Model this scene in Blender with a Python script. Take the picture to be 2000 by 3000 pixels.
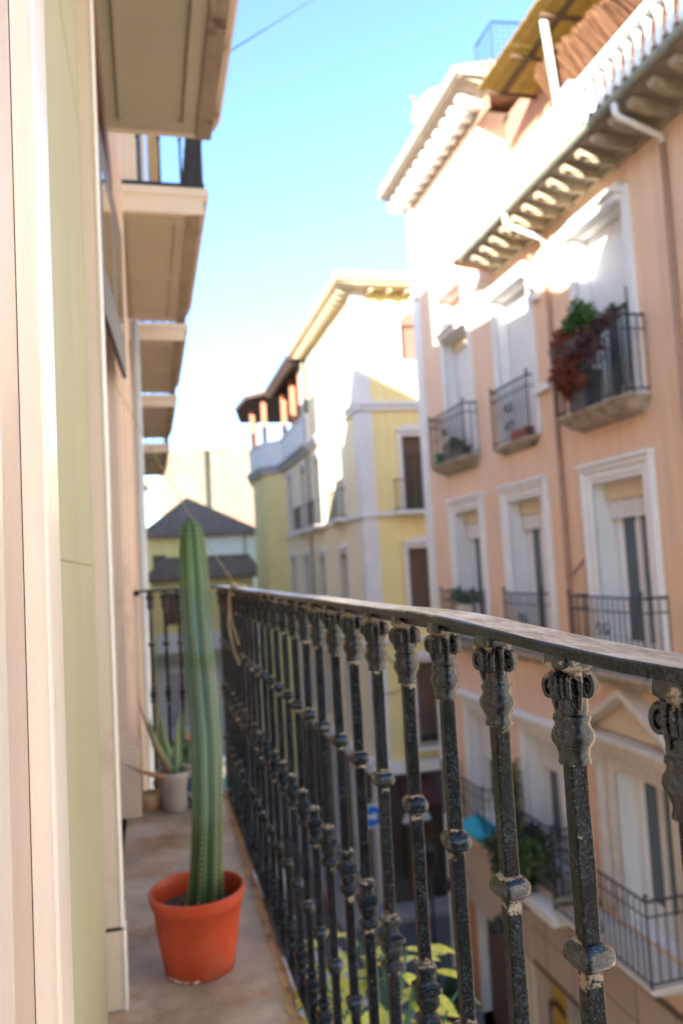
import bpy, math, random
from mathutils import Vector, Matrix
random.seed(7)
rad = math.radians
for o in list(bpy.data.objects):
    bpy.data.objects.remove(o)
SC = bpy.context.scene
COL = SC.collection

# ------------------------------------------------------------------ camera
cam_d = bpy.data.cameras.new('camera')
cam = bpy.data.objects.new('camera', cam_d)
COL.objects.link(cam)
Zc = Vector((-.055, 1, -.0694)).normalized()
Yc = Vector((-439, -149, -1802)).normalized()
Yc = (Yc - Zc * Yc.dot(Zc)).normalized()
Xc = Yc.cross(Zc)
cam.matrix_world = Matrix((Xc, Yc, Zc)).to_4x4()
cam_d.sensor_fit = 'VERTICAL'
cam_d.sensor_height = 23.5
cam_d.sensor_width = 15.65
cam_d.lens = 18.0
cam_d.clip_start = 0.02
cam_d.clip_end = 2000
cam_d.dof.use_dof = True
cam_d.dof.focus_distance = 0.70
cam_d.dof.aperture_fstop = 3.8
SC.camera = cam

# ------------------------------------------------------------------ light
SUN = Vector((-.67, -.68, .285)).normalized()      # towards the sun
el = math.asin(SUN.z)
az = math.atan2(SUN.x, SUN.y)                       # clockwise from +Y
world = bpy.data.worlds.new('World')
SC.world = world
world.use_nodes = True
nt = world.node_tree
nt.nodes.clear()
sky = nt.nodes.new('ShaderNodeTexSky')
sky.sky_type = 'NISHITA'
sky.sun_disc = False
sky.sun_elevation = el
sky.sun_rotation = az
sky.altitude = 700
sky.air_density = 1.0
sky.dust_density = 0.8
sky.ozone_density = 3.2
bg = nt.nodes.new('ShaderNodeBackground')
bg.inputs['Strength'].default_value = 0.068
wo = nt.nodes.new('ShaderNodeOutputWorld')
nt.links.new(sky.outputs[0], bg.inputs[0])
nt.links.new(bg.outputs[0], wo.inputs[0])
sd = bpy.data.lights.new('sun', 'SUN')
sd.energy = 2.5
sd.angle = rad(0.5)
sd.color = (1.0, .93, .82)
so = bpy.data.objects.new('sun', sd)
so.rotation_euler = SUN.to_track_quat('Z', 'Y').to_euler()
so.location = (0, 0, 30)
COL.objects.link(so)
SC.view_settings.view_transform = 'Standard'
SC.view_settings.look = 'None'
SC.view_settings.gamma = 1.0
SC.view_settings.exposure = 3.32
SC.view_settings.use_curve_mapping = False
SC.cycles.use_denoising = True
SC.cycles.max_bounces = 8
SC.cycles.diffuse_bounces = 5
SC.cycles.sample_clamp_indirect = 12

# ------------------------------------------------------------------ materials
MATS = {}


def mat(name, col, rough=.8, var=.12, scale=3.0, bump=.15, bscale=60, col2=None, mix2=.0, s2=8.0, metal=0.0,
        stretch=(1, 1, 1), spec=.5, streak=0.0, trans=0.0):
    if name in MATS:
        return MATS[name]
    m = bpy.data.materials.new(name)
    m.use_nodes = True
    n = m.node_tree
    n.nodes.clear()
    out = n.nodes.new('ShaderNodeOutputMaterial')
    p = n.nodes.new('ShaderNodeBsdfPrincipled')
    p.inputs['Roughness'].default_value = rough
    p.inputs['Metallic'].default_value = metal
    p.inputs['Specular IOR Level'].default_value = spec
    tc = n.nodes.new('ShaderNodeTexCoord')
    mp = n.nodes.new('ShaderNodeMapping')
    mp.inputs['Scale'].default_value = stretch
    n.links.new(tc.outputs['Object'], mp.inputs[0])
    n1 = n.nodes.new('ShaderNodeTexNoise')
    n1.inputs['Scale'].default_value = scale
    n1.inputs['Detail'].default_value = 6
    n1.inputs['Roughness'].default_value = .6
    n.links.new(mp.outputs[0], n1.inputs['Vector'])
    r = n.nodes.new('ShaderNodeMapRange')
    r.inputs[1].default_value = .3
    r.inputs[2].default_value = .7
    r.inputs[3].default_value = 1 - var
    r.inputs[4].default_value = 1 + var * .6
    n.links.new(n1.outputs[0], r.inputs[0])
    base = n.nodes.new('ShaderNodeRGB')
    base.outputs[0].default_value = (*col, 1)
    cur = base.outputs[0]
    if col2 is not None:
        n2 = n.nodes.new('ShaderNodeTexNoise')
        n2.inputs['Scale'].default_value = s2
        n2.inputs['Detail'].default_value = 8
        n2.inputs['Roughness'].default_value = .7
        n.links.new(mp.outputs[0], n2.inputs['Vector'])
        rr = n.nodes.new('ShaderNodeMapRange')
        rr.inputs[1].default_value = .62 - mix2 * .3
        rr.inputs[2].default_value = .70 - mix2 * .2
        n.links.new(n2.outputs[0], rr.inputs[0])
        mx = n.nodes.new('ShaderNodeMix')
        mx.data_type = 'RGBA'
        mx.inputs[7].default_value = (*col2, 1)
        n.links.new(rr.outputs[0], mx.inputs[0])
        n.links.new(cur, mx.inputs[6])
        cur = mx.outputs[2]
    if streak:
        mp3 = n.nodes.new('ShaderNodeMapping')
        mp3.inputs['Scale'].default_value = (2.5, 2.5, .18)
        n.links.new(tc.outputs['Object'], mp3.inputs[0])
        n3 = n.nodes.new('ShaderNodeTexNoise')
        n3.inputs['Scale'].default_value = 2.2
        n3.inputs['Detail'].default_value = 7
        n.links.new(mp3.outputs[0], n3.inputs['Vector'])
        r3 = n.nodes.new('ShaderNodeMapRange')
        r3.inputs[1].default_value = .42
        r3.inputs[2].default_value = .75
        r3.inputs[3].default_value = 1
        r3.inputs[4].default_value = 1 - streak
        n.links.new(n3.outputs[0], r3.inputs[0])
        mm = n.nodes.new('ShaderNodeVectorMath')
        mm.operation = 'SCALE'
        n.links.new(cur, mm.inputs[0])
        n.links.new(r3.outputs[0], mm.inputs['Scale'])
        cur = mm.outputs[0]
    vm = n.nodes.new('ShaderNodeVectorMath')
    vm.operation = 'SCALE'
    n.links.new(cur, vm.inputs[0])
    n.links.new(r.outputs[0], vm.inputs['Scale'])
    n.links.new(vm.outputs[0], p.inputs['Base Color'])
    if bump:
        nb = n.nodes.new('ShaderNodeTexNoise')
        nb.inputs['Scale'].default_value = bscale
        nb.inputs['Detail'].default_value = 5
        n.links.new(mp.outputs[0], nb.inputs['Vector'])
        b = n.nodes.new('ShaderNodeBump')
        b.inputs['Strength'].default_value = bump
        b.inputs['Distance'].default_value = .3 / bscale
        n.links.new(nb.outputs[0], b.inputs['Height'])
        n.links.new(b.outputs[0], p.inputs['Normal'])
    if trans:
        tr = n.nodes.new('ShaderNodeBsdfTranslucent')
        n.links.new(vm.outputs[0], tr.inputs[0])
        ms = n.nodes.new('ShaderNodeMixShader')
        ms.inputs[0].default_value = trans
        n.links.new(p.outputs[0], ms.inputs[1])
        n.links.new(tr.outputs[0], ms.inputs[2])
        n.links.new(ms.outputs[0], out.inputs[0])
    else:
        n.links.new(p.outputs[0], out.inputs[0])
    MATS[name] = m
    return m


def iron_worn(name, bands, tan=(.26, .20, .14), amount=.5, rough=.3, spec=.3, coat=.25):
    """black gloss paint, scuffed grey-blue, with old filler and rust showing near the joints (bands of local z)"""
    m = bpy.data.materials.new(name)
    m.use_nodes = True
    n = m.node_tree
    n.nodes.clear()
    N = n.nodes.new
    L = n.links.new
    out = N('ShaderNodeOutputMaterial')
    p = N('ShaderNodeBsdfPrincipled')
    tc = N('ShaderNodeTexCoord')
    geo = N('ShaderNodeNewGeometry')
    oi = N('ShaderNodeObjectInfo')
    off = N('ShaderNodeVectorMath')
    off.operation = 'ADD'
    L(tc.outputs['Object'], off.inputs[0])
    sc_ = N('ShaderNodeVectorMath')
    sc_.operation = 'SCALE'
    sc_.inputs[0].default_value = (7, 5, 3)
    L(oi.outputs['Random'], sc_.inputs['Scale'])
    L(sc_.outputs[0], off.inputs[1])

    def noise(s, d=8, r=.7, st=(1, 1, 1)):
        mp = N('ShaderNodeMapping')
        mp.inputs['Scale'].default_value = st
        L(off.outputs[0], mp.inputs[0])
        q = N('ShaderNodeTexNoise')
        q.inputs['Scale'].default_value = s
        q.inputs['Detail'].default_value = d
        q.inputs['Roughness'].default_value = r
        L(mp.outputs[0], q.inputs['Vector'])
        return q.outputs[0]

    def rng(v, a, b, c=0, d=1):
        q = N('ShaderNodeMapRange')
        q.inputs[1].default_value = a
        q.inputs[2].default_value = b
        q.inputs[3].default_value = c
        q.inputs[4].default_value = d
        L(v, q.inputs[0])
        return q.outputs[0]

    def mth(op, a, b):
        q = N('ShaderNodeMath')
        q.operation = op
        for i, v in enumerate((a, b)):
            if isinstance(v, (int, float)):
                q.inputs[i].default_value = v
            else:
                L(v, q.inputs[i])
        return q.outputs[0]

    def mix(f, a, b):
        q = N('ShaderNodeMix')
        q.data_type = 'RGBA'
        L(f, q.inputs[0])
        if isinstance(a, tuple):
            q.inputs[6].default_value = (*a, 1)
        else:
            L(a, q.inputs[6])
        if isinstance(b, tuple):
            q.inputs[7].default_value = (*b, 1)
        else:
            L(b, q.inputs[7])
        return q.outputs[2]
    # grey scuffs
    scuff = rng(noise(260, 5, .8), .50, .60)
    fine = rng(noise(500, 4, .7), .60, .68)
    c = mix(mth('MULTIPLY', scuff, mth('ADD', mth('MULTIPLY', rng(noise(22, 3), .4, .6), .6), .2)), (.003, .0035, .0045), (.045, .064, .088))
    c = mix(mth('MULTIPLY', fine, mth('MULTIPLY', rng(noise(30, 3), .4, .55), .7)), c, (.22, .23, .22))
    # joints
    sep = N('ShaderNodeSeparateXYZ')
    L(tc.outputs['Object'], sep.inputs[0])
    tot = None
    for (z, w) in bands:
        dz = mth('ABSOLUTE', mth('SUBTRACT', sep.outputs[2], z), 0)
        b = rng(dz, 0, w, 1, 0)
        tot = b if tot is None else mth('MAXIMUM', tot, b)
    patch = noise(45, 9, .75)
    if tot is None:
        msk = rng(patch, .66 - .12 * amount, .70 - .12 * amount)
    else:
        msk = rng(mth('ADD', patch, mth('MULTIPLY', tot, .26 * amount + .1)), .66, .71)
    tn = mix(rng(noise(25, 3), .4, .6), tan, (.38, .33, .26))
    c = mix(mth('MULTIPLY', msk, .9), c, tn)
    L(c, p.inputs['Base Color'])
    L(rng(msk, 0, 1, rough, .75), p.inputs['Roughness'])
    p.inputs['Specular IOR Level'].default_value = spec
    p.inputs['Coat Weight'].default_value = coat
    p.inputs['Coat Roughness'].default_value = .04
    bp = N('ShaderNodeBump')
    bp.inputs['Strength'].default_value = .22
    bp.inputs['Distance'].default_value = .0022
    L(mth('ADD', noise(220, 5), mth('MULTIPLY', msk, .8)), bp.inputs['Height'])
    L(bp.outputs[0], p.inputs['Normal'])
    L(p.outputs[0], out.inputs[0])
    return m


def glass(name, col=(.03, .035, .04), rough=.05):
    m = bpy.data.materials.new(name)
    m.use_nodes = True
    p = m.node_tree.nodes['Principled BSDF']
    p.inputs['Base Color'].default_value = (*col, 1)
    p.inputs['Roughness'].default_value = rough
    p.inputs['Specular IOR Level'].default_value = .8
    return m


M_green = mat('olive_green_plaster', (.395, .41, .285), .75, .07, 2.5, .12, 90, streak=.10)
M_beige = mat('beige_paint', (.71, .565, .45), .62, .06, 3, .15, 80, col2=(.62, .47, .36), mix2=.2, s2=4, streak=.06)
M_gloss = mat('lit_cream_gloss_paint', (.90, .85, .78), .24, .04, 5, .4, 150, col2=(.78, .66, .52), mix2=.05, s2=14, stretch=(1, 1, .25))  # paler tone painted in for the lit street-facing flats and beads
M_band = mat('shaded_moulding_paint', (.57, .48, .42), .38, .05, 5, .4, 130, col2=(.52, .43, .36), mix2=.08, s2=14, stretch=(1, 1, .3))  # darker tone painted in for the shade on the moulding bands
M_crack = mat('dark_joint', (.06, .045, .03), .9, .2)
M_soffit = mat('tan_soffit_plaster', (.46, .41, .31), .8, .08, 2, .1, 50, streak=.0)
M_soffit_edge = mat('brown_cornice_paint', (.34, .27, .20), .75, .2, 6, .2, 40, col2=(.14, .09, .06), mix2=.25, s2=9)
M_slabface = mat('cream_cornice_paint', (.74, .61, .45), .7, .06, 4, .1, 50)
M_floor = mat('stained_balcony_screed', (.46, .395, .31), .42, .38, 6, .35, 60, col2=(.44, .27, .14), mix2=.42, s2=4)
M_flooredge = mat('ochre_floor_edge', (.62, .40, .20), .8, .2, 12, .4, 60, col2=(.25, .18, .12), mix2=.3, s2=18)
M_terra = mat('terracotta_plastic', (.54, .07, .024), .4, .14, 9, .2, 120, col2=(.50, .11, .05), mix2=.3, s2=7)
M_terra_in = mat('terracotta_inside', (.55, .10, .04), .6, .15, 14, .1, 60)
M_lime = mat('limescale', (.72, .60, .55), .8, .2, 30)
M_soil = mat('dark_potting_soil', (.10, .075, .05), .95, .4, 60, 1.0, 120, col2=(.35, .30, .24), mix2=.2, s2=90)
M_greypot = mat('taupe_plastic', (.50, .44, .40), .5, .06, 8, .05, 60)
M_aloe = mat('aloe_green', (.20, .31, .15), .45, .2, 9, .1, 40, col2=(.34, .30, .16), mix2=.25, s2=7)
M_aloe_dry = mat('dry_aloe', (.32, .19, .11), .8, .3, 12)
M_peach = mat('peach_render', (.82, .56, .38), .85, .09, .7, .12, 30, col2=(.78, .58, .42), mix2=.25, s2=.6, streak=.14)
M_peach_d = mat('deep_peach_render', (.66, .40, .27), .85, .06, .9, .08, 30, streak=.08)
M_wtall = mat('pale_peach_render', (.83, .60, .44), .85, .06, .9, .08, 30, streak=.05)
M_white = mat('white_painted_stone', (.82, .81, .79), .7, .06, 3, .1, 40, streak=.07)
M_shutter = mat('white_roller_shutter', (.80, .81, .82), .5, .03, 4, 0)
M_cream = mat('cream_box_paint', (.74, .64, .47), .7, .05, 3)
M_curtain = mat('white_curtain', (.82, .83, .84), .9, .14, 3, 0, 10, stretch=(14, 14, .3))
M_sash = mat('white_sash_paint', (.75, .75, .74), .45, .03)
M_sash_dk = mat('dark_green_shutter_paint', (.035, .06, .05), .5, .2)
M_slab = mat('weathered_stone_slab', (.46, .38, .28), .85, .22, 5, .4, 30, col2=(.24, .20, .15), mix2=.45, s2=6)
M_slabw = mat('pale_stone_slab', (.66, .60, .52), .8, .15, 5, .3, 30)
M_iron = mat('black_wrought_iron', (.022, .024, .03), .45, .3, 30, .2, 80)
M_drain = mat('brown_downpipe', (.42, .24, .15), .6, .15, 6)
M_drainw = mat('white_downpipe', (.76, .74, .70), .5, .05, 6)
M_bluepipe = mat('pale_blue_downpipe', (.56, .63, .64), .45, .1, 6)
M_wood = mat('grey_weathered_bracket', (.42, .36, .25), .8, .2, 5, .3, 30)
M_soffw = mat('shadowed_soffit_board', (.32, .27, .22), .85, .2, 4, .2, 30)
M_gutter = mat('grey_green_gutter', (.30, .32, .26), .55, .2, 5)
M_tile = mat('terracotta_roof_tile', (.52, .30, .18), .85, .3, 6, .3, 30, col2=(.34, .30, .22), mix2=.4, s2=4)
M_tile_old = mat('lichened_old_roof_tile', (.26, .165, .11), .9, .35, 3, .4, 20, col2=(.30, .25, .20), mix2=.3, s2=6)
M_reed = mat('brown_reed', (.17, .075, .032), .8, .45, 20, 0, 10, trans=.2)
M_screen = mat('peach_reed_screen', (.42, .22, .15), .85, .15, 9, .2, 40, stretch=(1, 1, .2), trans=.15)
M_cane = mat('yellow_cane', (.60, .50, .26), .6, .25, 8, 0, 10, trans=.75)
M_cane_beam = mat('brown_timber_beam', (.11, .07, .04), .8, .2, 6)
M_yellow = mat('yellow_render', (.88, .71, .32), .85, .05, .6, .06, 20, streak=.08)
M_cream_w = mat('cream_render', (.88, .74, .50), .85, .05, .6, .06, 20, streak=.08)
M_lilac = mat('lilac_white_trim', (.76, .71, .69), .75, .06, 2)
M_lilac_d = mat('grey_trim', (.46, .42, .44), .75, .1, 2)
M_brownw = mat('dark_brown_groundfloor', (.085, .06, .05), .6, .3, 2, .2, 20)
M_brownsh = mat('brown_wooden_shutter', (.13, .075, .055), .6, .25, 4, .2, 30, stretch=(1, 1, 12))
M_pinksh = mat('pinkish_closed_shutter', (.22, .12, .085), .7, .1, 4)
M_post = mat('terracotta_post_paint', (.52, .20, .11), .7, .15, 5)
M_dark = mat('dark_roof_timber', (.07, .045, .035), .8, .3, 5)
M_teal = mat('pale_teal_blind', (.45, .55, .50), .7, .1, 5)
M_far = mat('pale_limestone_wall', (.25, .21, .14), .9, .14, .25, .1, 3, col2=(.21, .165, .11), mix2=.35, s2=.35)
M_grey = mat('grey_pipe', (.28, .25, .20), .7, .15, 3)
M_asph = mat('street_asphalt', (.060, .062, .068), .8, .18, .6, .3, 60, col2=(.085, .085, .09), mix2=.3, s2=.8)
M_pave = mat('granite_pavement', (.25, .24, .24), .75, .15, 1.5, .2, 40)
M_kerb = mat('granite_kerb', (.26, .25, .24), .75, .15, 1.5, .2, 40)
M_mark = mat('white_road_paint', (.62, .62, .62), .7, .18, 4)
M_stone = mat('grey_stone_plinth', (.27, .26, .27), .8, .15, 3, .2, 30)
M_facia = mat('taupe_stone_fascia', (.56, .45, .36), .8, .07, 1.5, .1, 30)
M_facj = mat('fascia_joint', (.20, .14, .10), .9, .1)
M_shopy = mat('yellow_shop_panel', (.68, .46, .08), .6, .08, 3)
M_shopb = mat('dark_shop_interior', (.06, .035, .02), .5, .5, 6, 0)
M_orange = mat('orange_painted_pillar', (.52, .25, .11), .75, .1, 2)
M_blue = mat('blue_sign_face', (.01, .16, .62), .3, .03)
M_cyan = mat('cyan_parasol_cloth', (.03, .46, .62), .7, .06, 4, trans=.2)
M_red = mat('dark_red_awning', (.05, .006, .009), .7, .2, 4)
M_gold = mat('gold_letters', (.70, .52, .22), .5, .05)
M_leaf1 = mat('leaf_green', (.055, .15, .02), .5, .5, 30, 0)
M_leaf2 = mat('leaf_dark_green', (.035, .07, .025), .5, .5, 30, 0)
M_leaf3 = mat('leaf_red_brown', (.22, .055, .02), .6, .5, 30, 0)
M_leaf4 = mat('leaf_purple_brown', (.10, .045, .045), .6, .5, 30, 0)
M_leafy = mat('leaf_variegated', (.66, .65, .12), .4, .3, 20, .4, 60, col2=(.14, .30, .03), mix2=.42, s2=38, stretch=(1, 1, 1), trans=.2)
M_stem = mat('teal_green_stem', (.03, .14, .09), .5, .2, 20, 0)
M_twine = mat('straw_twine', (.42, .35, .20), .9, .2, 80)
M_flower = mat('orange_flower', (.75, .25, .03), .6, .2, 20, 0)
M_dish = mat('white_enamel_dish', (.80, .80, .79), .5, .03)
M_bluerail = mat('blue_painted_iron', (.02, .05, .40), .5, .1)
M_glass = glass('dark_window_glass')
M_glass2 = glass('bluish_window_glass', (.07, .10, .12), .06)
M_mirror = glass('reflective_transom_glass', (.5, .42, .25), .04)
M_mirror.node_tree.nodes['Principled BSDF'].inputs['Metallic'].default_value = .85
M_shaft = iron_worn('worn_black_paint_on_bar', [(-.170, .012), (-.323, .006), (-.352, .014), (-.545, .012), (-.632, .012), (-.815, .01)], amount=.34, rough=.22, spec=.12, coat=.06)
M_cap = iron_worn('worn_black_paint_on_capital', [(-.088, .014), (-.170, .006)], amount=.42, rough=.13, spec=.34, coat=.3)
M_colr = iron_worn('black_gloss_paint_on_collar', [(-.325, .003), (-.349, .004)], amount=.35, rough=.10, spec=.4, coat=.4)
M_urn = iron_worn('black_gloss_paint_on_urn', [(-.548, .004)], amount=.2, rough=.2, spec=.2, coat=.12)
M_rail_side = iron_worn('worn_black_paint_on_rail', [(-.0635, .003)], amount=.6, rough=.28, spec=.15, coat=.05)


def cactus_mat():
    m = bpy.data.materials.new('cactus_skin')
    m.use_nodes = True
    n = m.node_tree
    p = n.nodes['Principled BSDF']
    N = n.nodes.new
    L = n.links.new
    at = N('ShaderNodeAttribute')
    at.attribute_name = 'rib'
    tc = N('ShaderNodeTexCoord')
    mp = N('ShaderNodeMapping')
    mp.inputs['Scale'].default_value = (1, 1, .35)
    L(tc.outputs['Object'], mp.inputs[0])
    nz = N('ShaderNodeTexNoise')
    nz.inputs['Scale'].default_value = 9
    nz.inputs['Detail'].default_value = 5
    L(mp.outputs[0], nz.inputs['Vector'])
    sp = N('ShaderNodeSeparateXYZ')
    L(tc.outputs['Object'], sp.inputs[0])
    # glaucous bloom in bands of old growth, plain green at the tip and foot
    cr = N('ShaderNodeValToRGB')
    rg = N('ShaderNodeMapRange')
    rg.inputs[1].default_value = -.95
    rg.inputs[2].default_value = .17
    L(sp.outputs[2], rg.inputs[0])
    L(rg.outputs[0], cr.inputs[0])
    e = cr.color_ramp.elements
    e[0].position = 0
    e[0].color = (.035, .10, .028, 1)
    e[1].position = 1
    e[1].color = (.045, .125, .022, 1)
    for pos, c in ((.20, (.05, .125, .05)), (.26, (.105, .195, .13)), (.47, (.13, .225, .18)), (.58, (.125, .22, .19)), (.63, (.07, .15, .06)),
                   (.66, (.125, .22, .20)), (.76, (.09, .16, .11)), (.88, (.055, .145, .035))):
        q = e.new(pos)
        q.color = (*c, 1)
    mx = N('ShaderNodeMix')
    mx.data_type = 'RGBA'
    mx.inputs[7].default_value = (.085, .13, .055, 1)
    rb = N('ShaderNodeMapRange')
    rb.inputs[1].default_value = .55
    rb.inputs[2].default_value = 1.0
    rb.inputs[3].default_value = 0
    rb.inputs[4].default_value = .55
    L(at.outputs['Fac'], rb.inputs[0])
    L(rb.outputs[0], mx.inputs[0])
    L(cr.outputs[0], mx.inputs[6])
    vm = N('ShaderNodeVectorMath')
    vm.operation = 'SCALE'
    r2 = N('ShaderNodeMapRange')
    r2.inputs[1].default_value = .3
    r2.inputs[2].default_value = .7
    r2.inputs[3].default_value = .58
    r2.inputs[4].default_value = 1.12
    L(nz.outputs[0], r2.inputs[0])
    L(mx.outputs[2], vm.inputs[0])
    L(r2.outputs[0], vm.inputs['Scale'])
    L(vm.outputs[0], p.inputs['Base Color'])
    p.inputs['Roughness'].default_value = .42
    return m


M_cactus = cactus_mat()


def rail_top_mat():
    m = bpy.data.materials.new('bleached_handrail_paint')
    m.use_nodes = True
    n = m.node_tree
    p = n.nodes['Principled BSDF']
    N = n.nodes.new
    L = n.links.new
    tc = N('ShaderNodeTexCoord')
    mp = N('ShaderNodeMapping')
    mp.inputs['Scale'].default_value = (1, .25, 1)
    L(tc.outputs['Object'], mp.inputs[0])
    a = N('ShaderNodeTexNoise')
    a.inputs['Scale'].default_value = 60
    a.inputs['Detail'].default_value = 8
    a.inputs['Roughness'].default_value = .75
    L(mp.outputs[0], a.inputs['Vector'])
    cr = N('ShaderNodeValToRGB')
    L(a.outputs[0], cr.inputs[0])
    e = cr.color_ramp.elements
    e[0].position = .38
    e[0].color = (.05, .035, .025, 1)
    e[1].position = .62
    e[1].color = (.60, .60, .60, 1)
    q = e.new(.46)
    q.color = (.27, .22, .18, 1)
    q = e.new(.54)
    q.color = (.44, .42, .41, 1)
    L(cr.outputs[0], p.inputs['Base Color'])
    p.inputs['Roughness'].default_value = .3
    b = N('ShaderNodeBump')
    b.inputs['Strength'].default_value = .5
    b.inputs['Distance'].default_value = .002
    L(a.outputs[0], b.inputs['Height'])
    L(b.outputs[0], p.inputs['Normal'])
    return m


M_rail_top = rail_top_mat()


def tile_pot_mat():
    m = bpy.data.materials.new('painted_ceramic_glaze')
    m.use_nodes = True
    n = m.node_tree
    p = n.nodes['Principled BSDF']
    N = n.nodes.new
    L = n.links.new
    tc = N('ShaderNodeTexCoord')
    v = N('ShaderNodeTexVoronoi')
    v.inputs['Scale'].default_value = 15
    L(tc.outputs['Object'], v.inputs['Vector'])
    cr = N('ShaderNodeValToRGB')
    cr.color_ramp.interpolation = 'CONSTANT'
    L(v.outputs['Color'], cr.inputs[0])
    e = cr.color_ramp.elements
    e[0].position = 0
    e[0].color = (.03, .12, .30, 1)
    e[1].position = .35
    e[1].color = (.74, .72, .66, 1)
    q = e.new(.6)
    q.color = (.05, .25, .30, 1)
    q = e.new(.8)
    q.color = (.72, .70, .62, 1)
    L(cr.outputs[0], p.inputs['Base Color'])
    p.inputs['Roughness'].default_value = .25
    return m


M_ceramic = tile_pot_mat()


# ------------------------------------------------------------------ mesh helpers
class B:
    def __init__(s):
        s.v = []
        s.f = []

    def add(s, vs, fs):
        k = len(s.v)
        s.v += [tuple(v) for v in vs]
        s.f += [tuple(i + k for i in f) for f in fs]
        return s

    def box(s, x0, x1, y0, y1, z0, z1):
        vs = [(x, y, z) for x in (x0, x1) for y in (y0, y1) for z in (z0, z1)]
        return s.add(vs, [(0, 1, 3, 2), (4, 6, 7, 5), (0, 4, 5, 1), (2, 3, 7, 6), (0, 2, 6, 4), (1, 5, 7, 3)])

    def prism(s, poly, z0, z1):
        """poly of (x, y) extruded in z"""
        n = len(poly)
        vs = [(x, y, z0) for x, y in poly] + [(x, y, z1) for x, y in poly]
        fs = [tuple(range(n))[::-1], tuple(range(n, 2 * n))]
        fs += [(i, (i + 1) % n, n + (i + 1) % n, n + i) for i in range(n)]
        return s.add(vs, fs)

    def prism_y(s, poly, y0, y1):
        """poly of (x, z) extruded in y"""
        n = len(poly)
        vs = [(x, y0, z) for x, z in poly] + [(x, y1, z) for x, z in poly]
        fs = [tuple(range(n)), tuple(range(n, 2 * n))[::-1]]
        fs += [(i, n + i, n + (i + 1) % n, (i + 1) % n) for i in range(n)]
        return s.add(vs, fs)

    def prism_x(s, poly, x0, x1):
        n = len(poly)
        vs = [(x0, y, z) for y, z in poly] + [(x1, y, z) for y, z in poly]
        fs = [tuple(range(n)), tuple(range(n, 2 * n))[::-1]]
        fs += [(i, n + i, n + (i + 1) % n, (i + 1) % n) for i in range(n)]
        return s.add(vs, fs)

    def loft(s, rings, n=24, c=(0, 0)):
        """rings: (z, half width, squareness[, dx, dy])"""
        vs = []
        for r in rings:
            z, w, q = r[:3]
            dx, dy = (r[3], r[4]) if len(r) > 3 else (0, 0)
            for i in range(n):
                t = 2 * math.pi * (i + .5) / n
                ct, st = math.cos(t), math.sin(t)
                k = w / (abs(ct) ** q + abs(st) ** q) ** (1 / q)
                vs.append((c[0] + dx + k * ct, c[1] + dy + k * st, z))
        fs = []
        m = len(rings)
        for j in range(m - 1):
            for i in range(n):
                a = j * n + i
                b = j * n + (i + 1) % n
                fs.append((a, a + n, b + n, b))
        fs.append(tuple(range(n)))
        fs.append(tuple(range((m - 1) * n, m * n))[::-1])
        return s.add(vs, fs)

    def tube(s, pts, r, n=8, r2=None, closed=False):
        pts = [Vector(p) for p in pts]
        m = len(pts)
        vs = []
        prev = None
        for i, p in enumerate(pts):
            a = pts[max(i - 1, 0)]
            b = pts[min(i + 1, m - 1)]
            d = (b - a).normalized()
            if prev is None:
                u = d.orthogonal().normalized()
            else:
                u = (prev - d * prev.dot(d)).normalized()
            prev = u
            w = d.cross(u)
            rr = r if r2 is None else r + (r2 - r) * i / (m - 1)
            for k in range(n):
                t = 2 * math.pi * k / n
                vs.append(p + (u * math.cos(t) + w * math.sin(t)) * rr)
        fs = []
        for j in range(m - 1):
            for i in range(n):
                a = j * n + i
                b = j * n + (i + 1) % n
                fs.append((a, b, b + n, a + n))
        fs.append(tuple(range(n))[::-1])
        fs.append(tuple(range((m - 1) * n, m * n)))
        return s.add(vs, fs)

    def ball(s, c, r, n=10, m=7, sz=(1, 1, 1)):
        vs = [(c[0], c[1], c[2] + r * sz[2])]
        for j in range(1, m):
            p = math.pi * j / m
            for i in range(n):
                t = 2 * math.pi * i / n
                vs.append((c[0] + r * sz[0] * math.sin(p) * math.cos(t), c[1] + r * sz[1] * math.sin(p) * math.sin(t), c[2] + r * sz[2] * math.cos(p)))
        vs.append((c[0], c[1], c[2] - r * sz[2]))
        fs = [(0, 1 + i, 1 + (i + 1) % n) for i in range(n)]
        for j in range(m - 2):
            for i in range(n):
                a = 1 + j * n + i
                b = 1 + j * n + (i + 1) % n
                fs.append((a, a + n, b + n, b))
        k = 1 + (m - 2) * n
        e = len(vs) - 1
        fs += [(k + i, e, k + (i + 1) % n) for i in range(n)]
        return s.add(vs, fs)

    def mesh(s, name, m, smooth=False, bevel=None):
        me = bpy.data.meshes.new(name)
        me.from_pydata(s.v, [], s.f)
        me.materials.append(m)
        if smooth:
            for p in me.polygons:
                p.use_smooth = True
        me.update()
        return me

    def obj(s, name, m, parent=None, smooth=False, bevel=0, kind=None, label=None, loc=None):
        o = put(name, s.mesh(name, m, smooth), parent, loc)
        if bevel:
            b = o.modifiers.new('edge', 'BEVEL')
            b.width = bevel
            b.segments = 2
            b.limit_method = 'ANGLE'
        if kind:
            o['kind'] = kind
        if label:
            o['label'] = label
        return o


def put(name, me, parent=None, loc=None, rot=None, scale=None):
    o = bpy.data.objects.new(name, me)
    COL.objects.link(o)
    if parent is not None:
        o.parent = parent
    if loc is not None:
        o.location = loc
    if rot is not None:
        o.rotation_euler = rot
    if scale is not None:
        o.scale = scale
    return o


def thing(name, label, cat, loc=(0, 0, 0), group=None):
    o = bpy.data.objects.new(name, None)
    o.empty_display_size = .2
    COL.objects.link(o)
    o.location = loc
    o['label'] = label
    o['category'] = cat
    if group:
        o['group'] = group
    return o


def tag(o, label, cat, group=None):
    o['label'] = label
    o['category'] = cat
    if group:
        o['group'] = group
    return o


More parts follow.
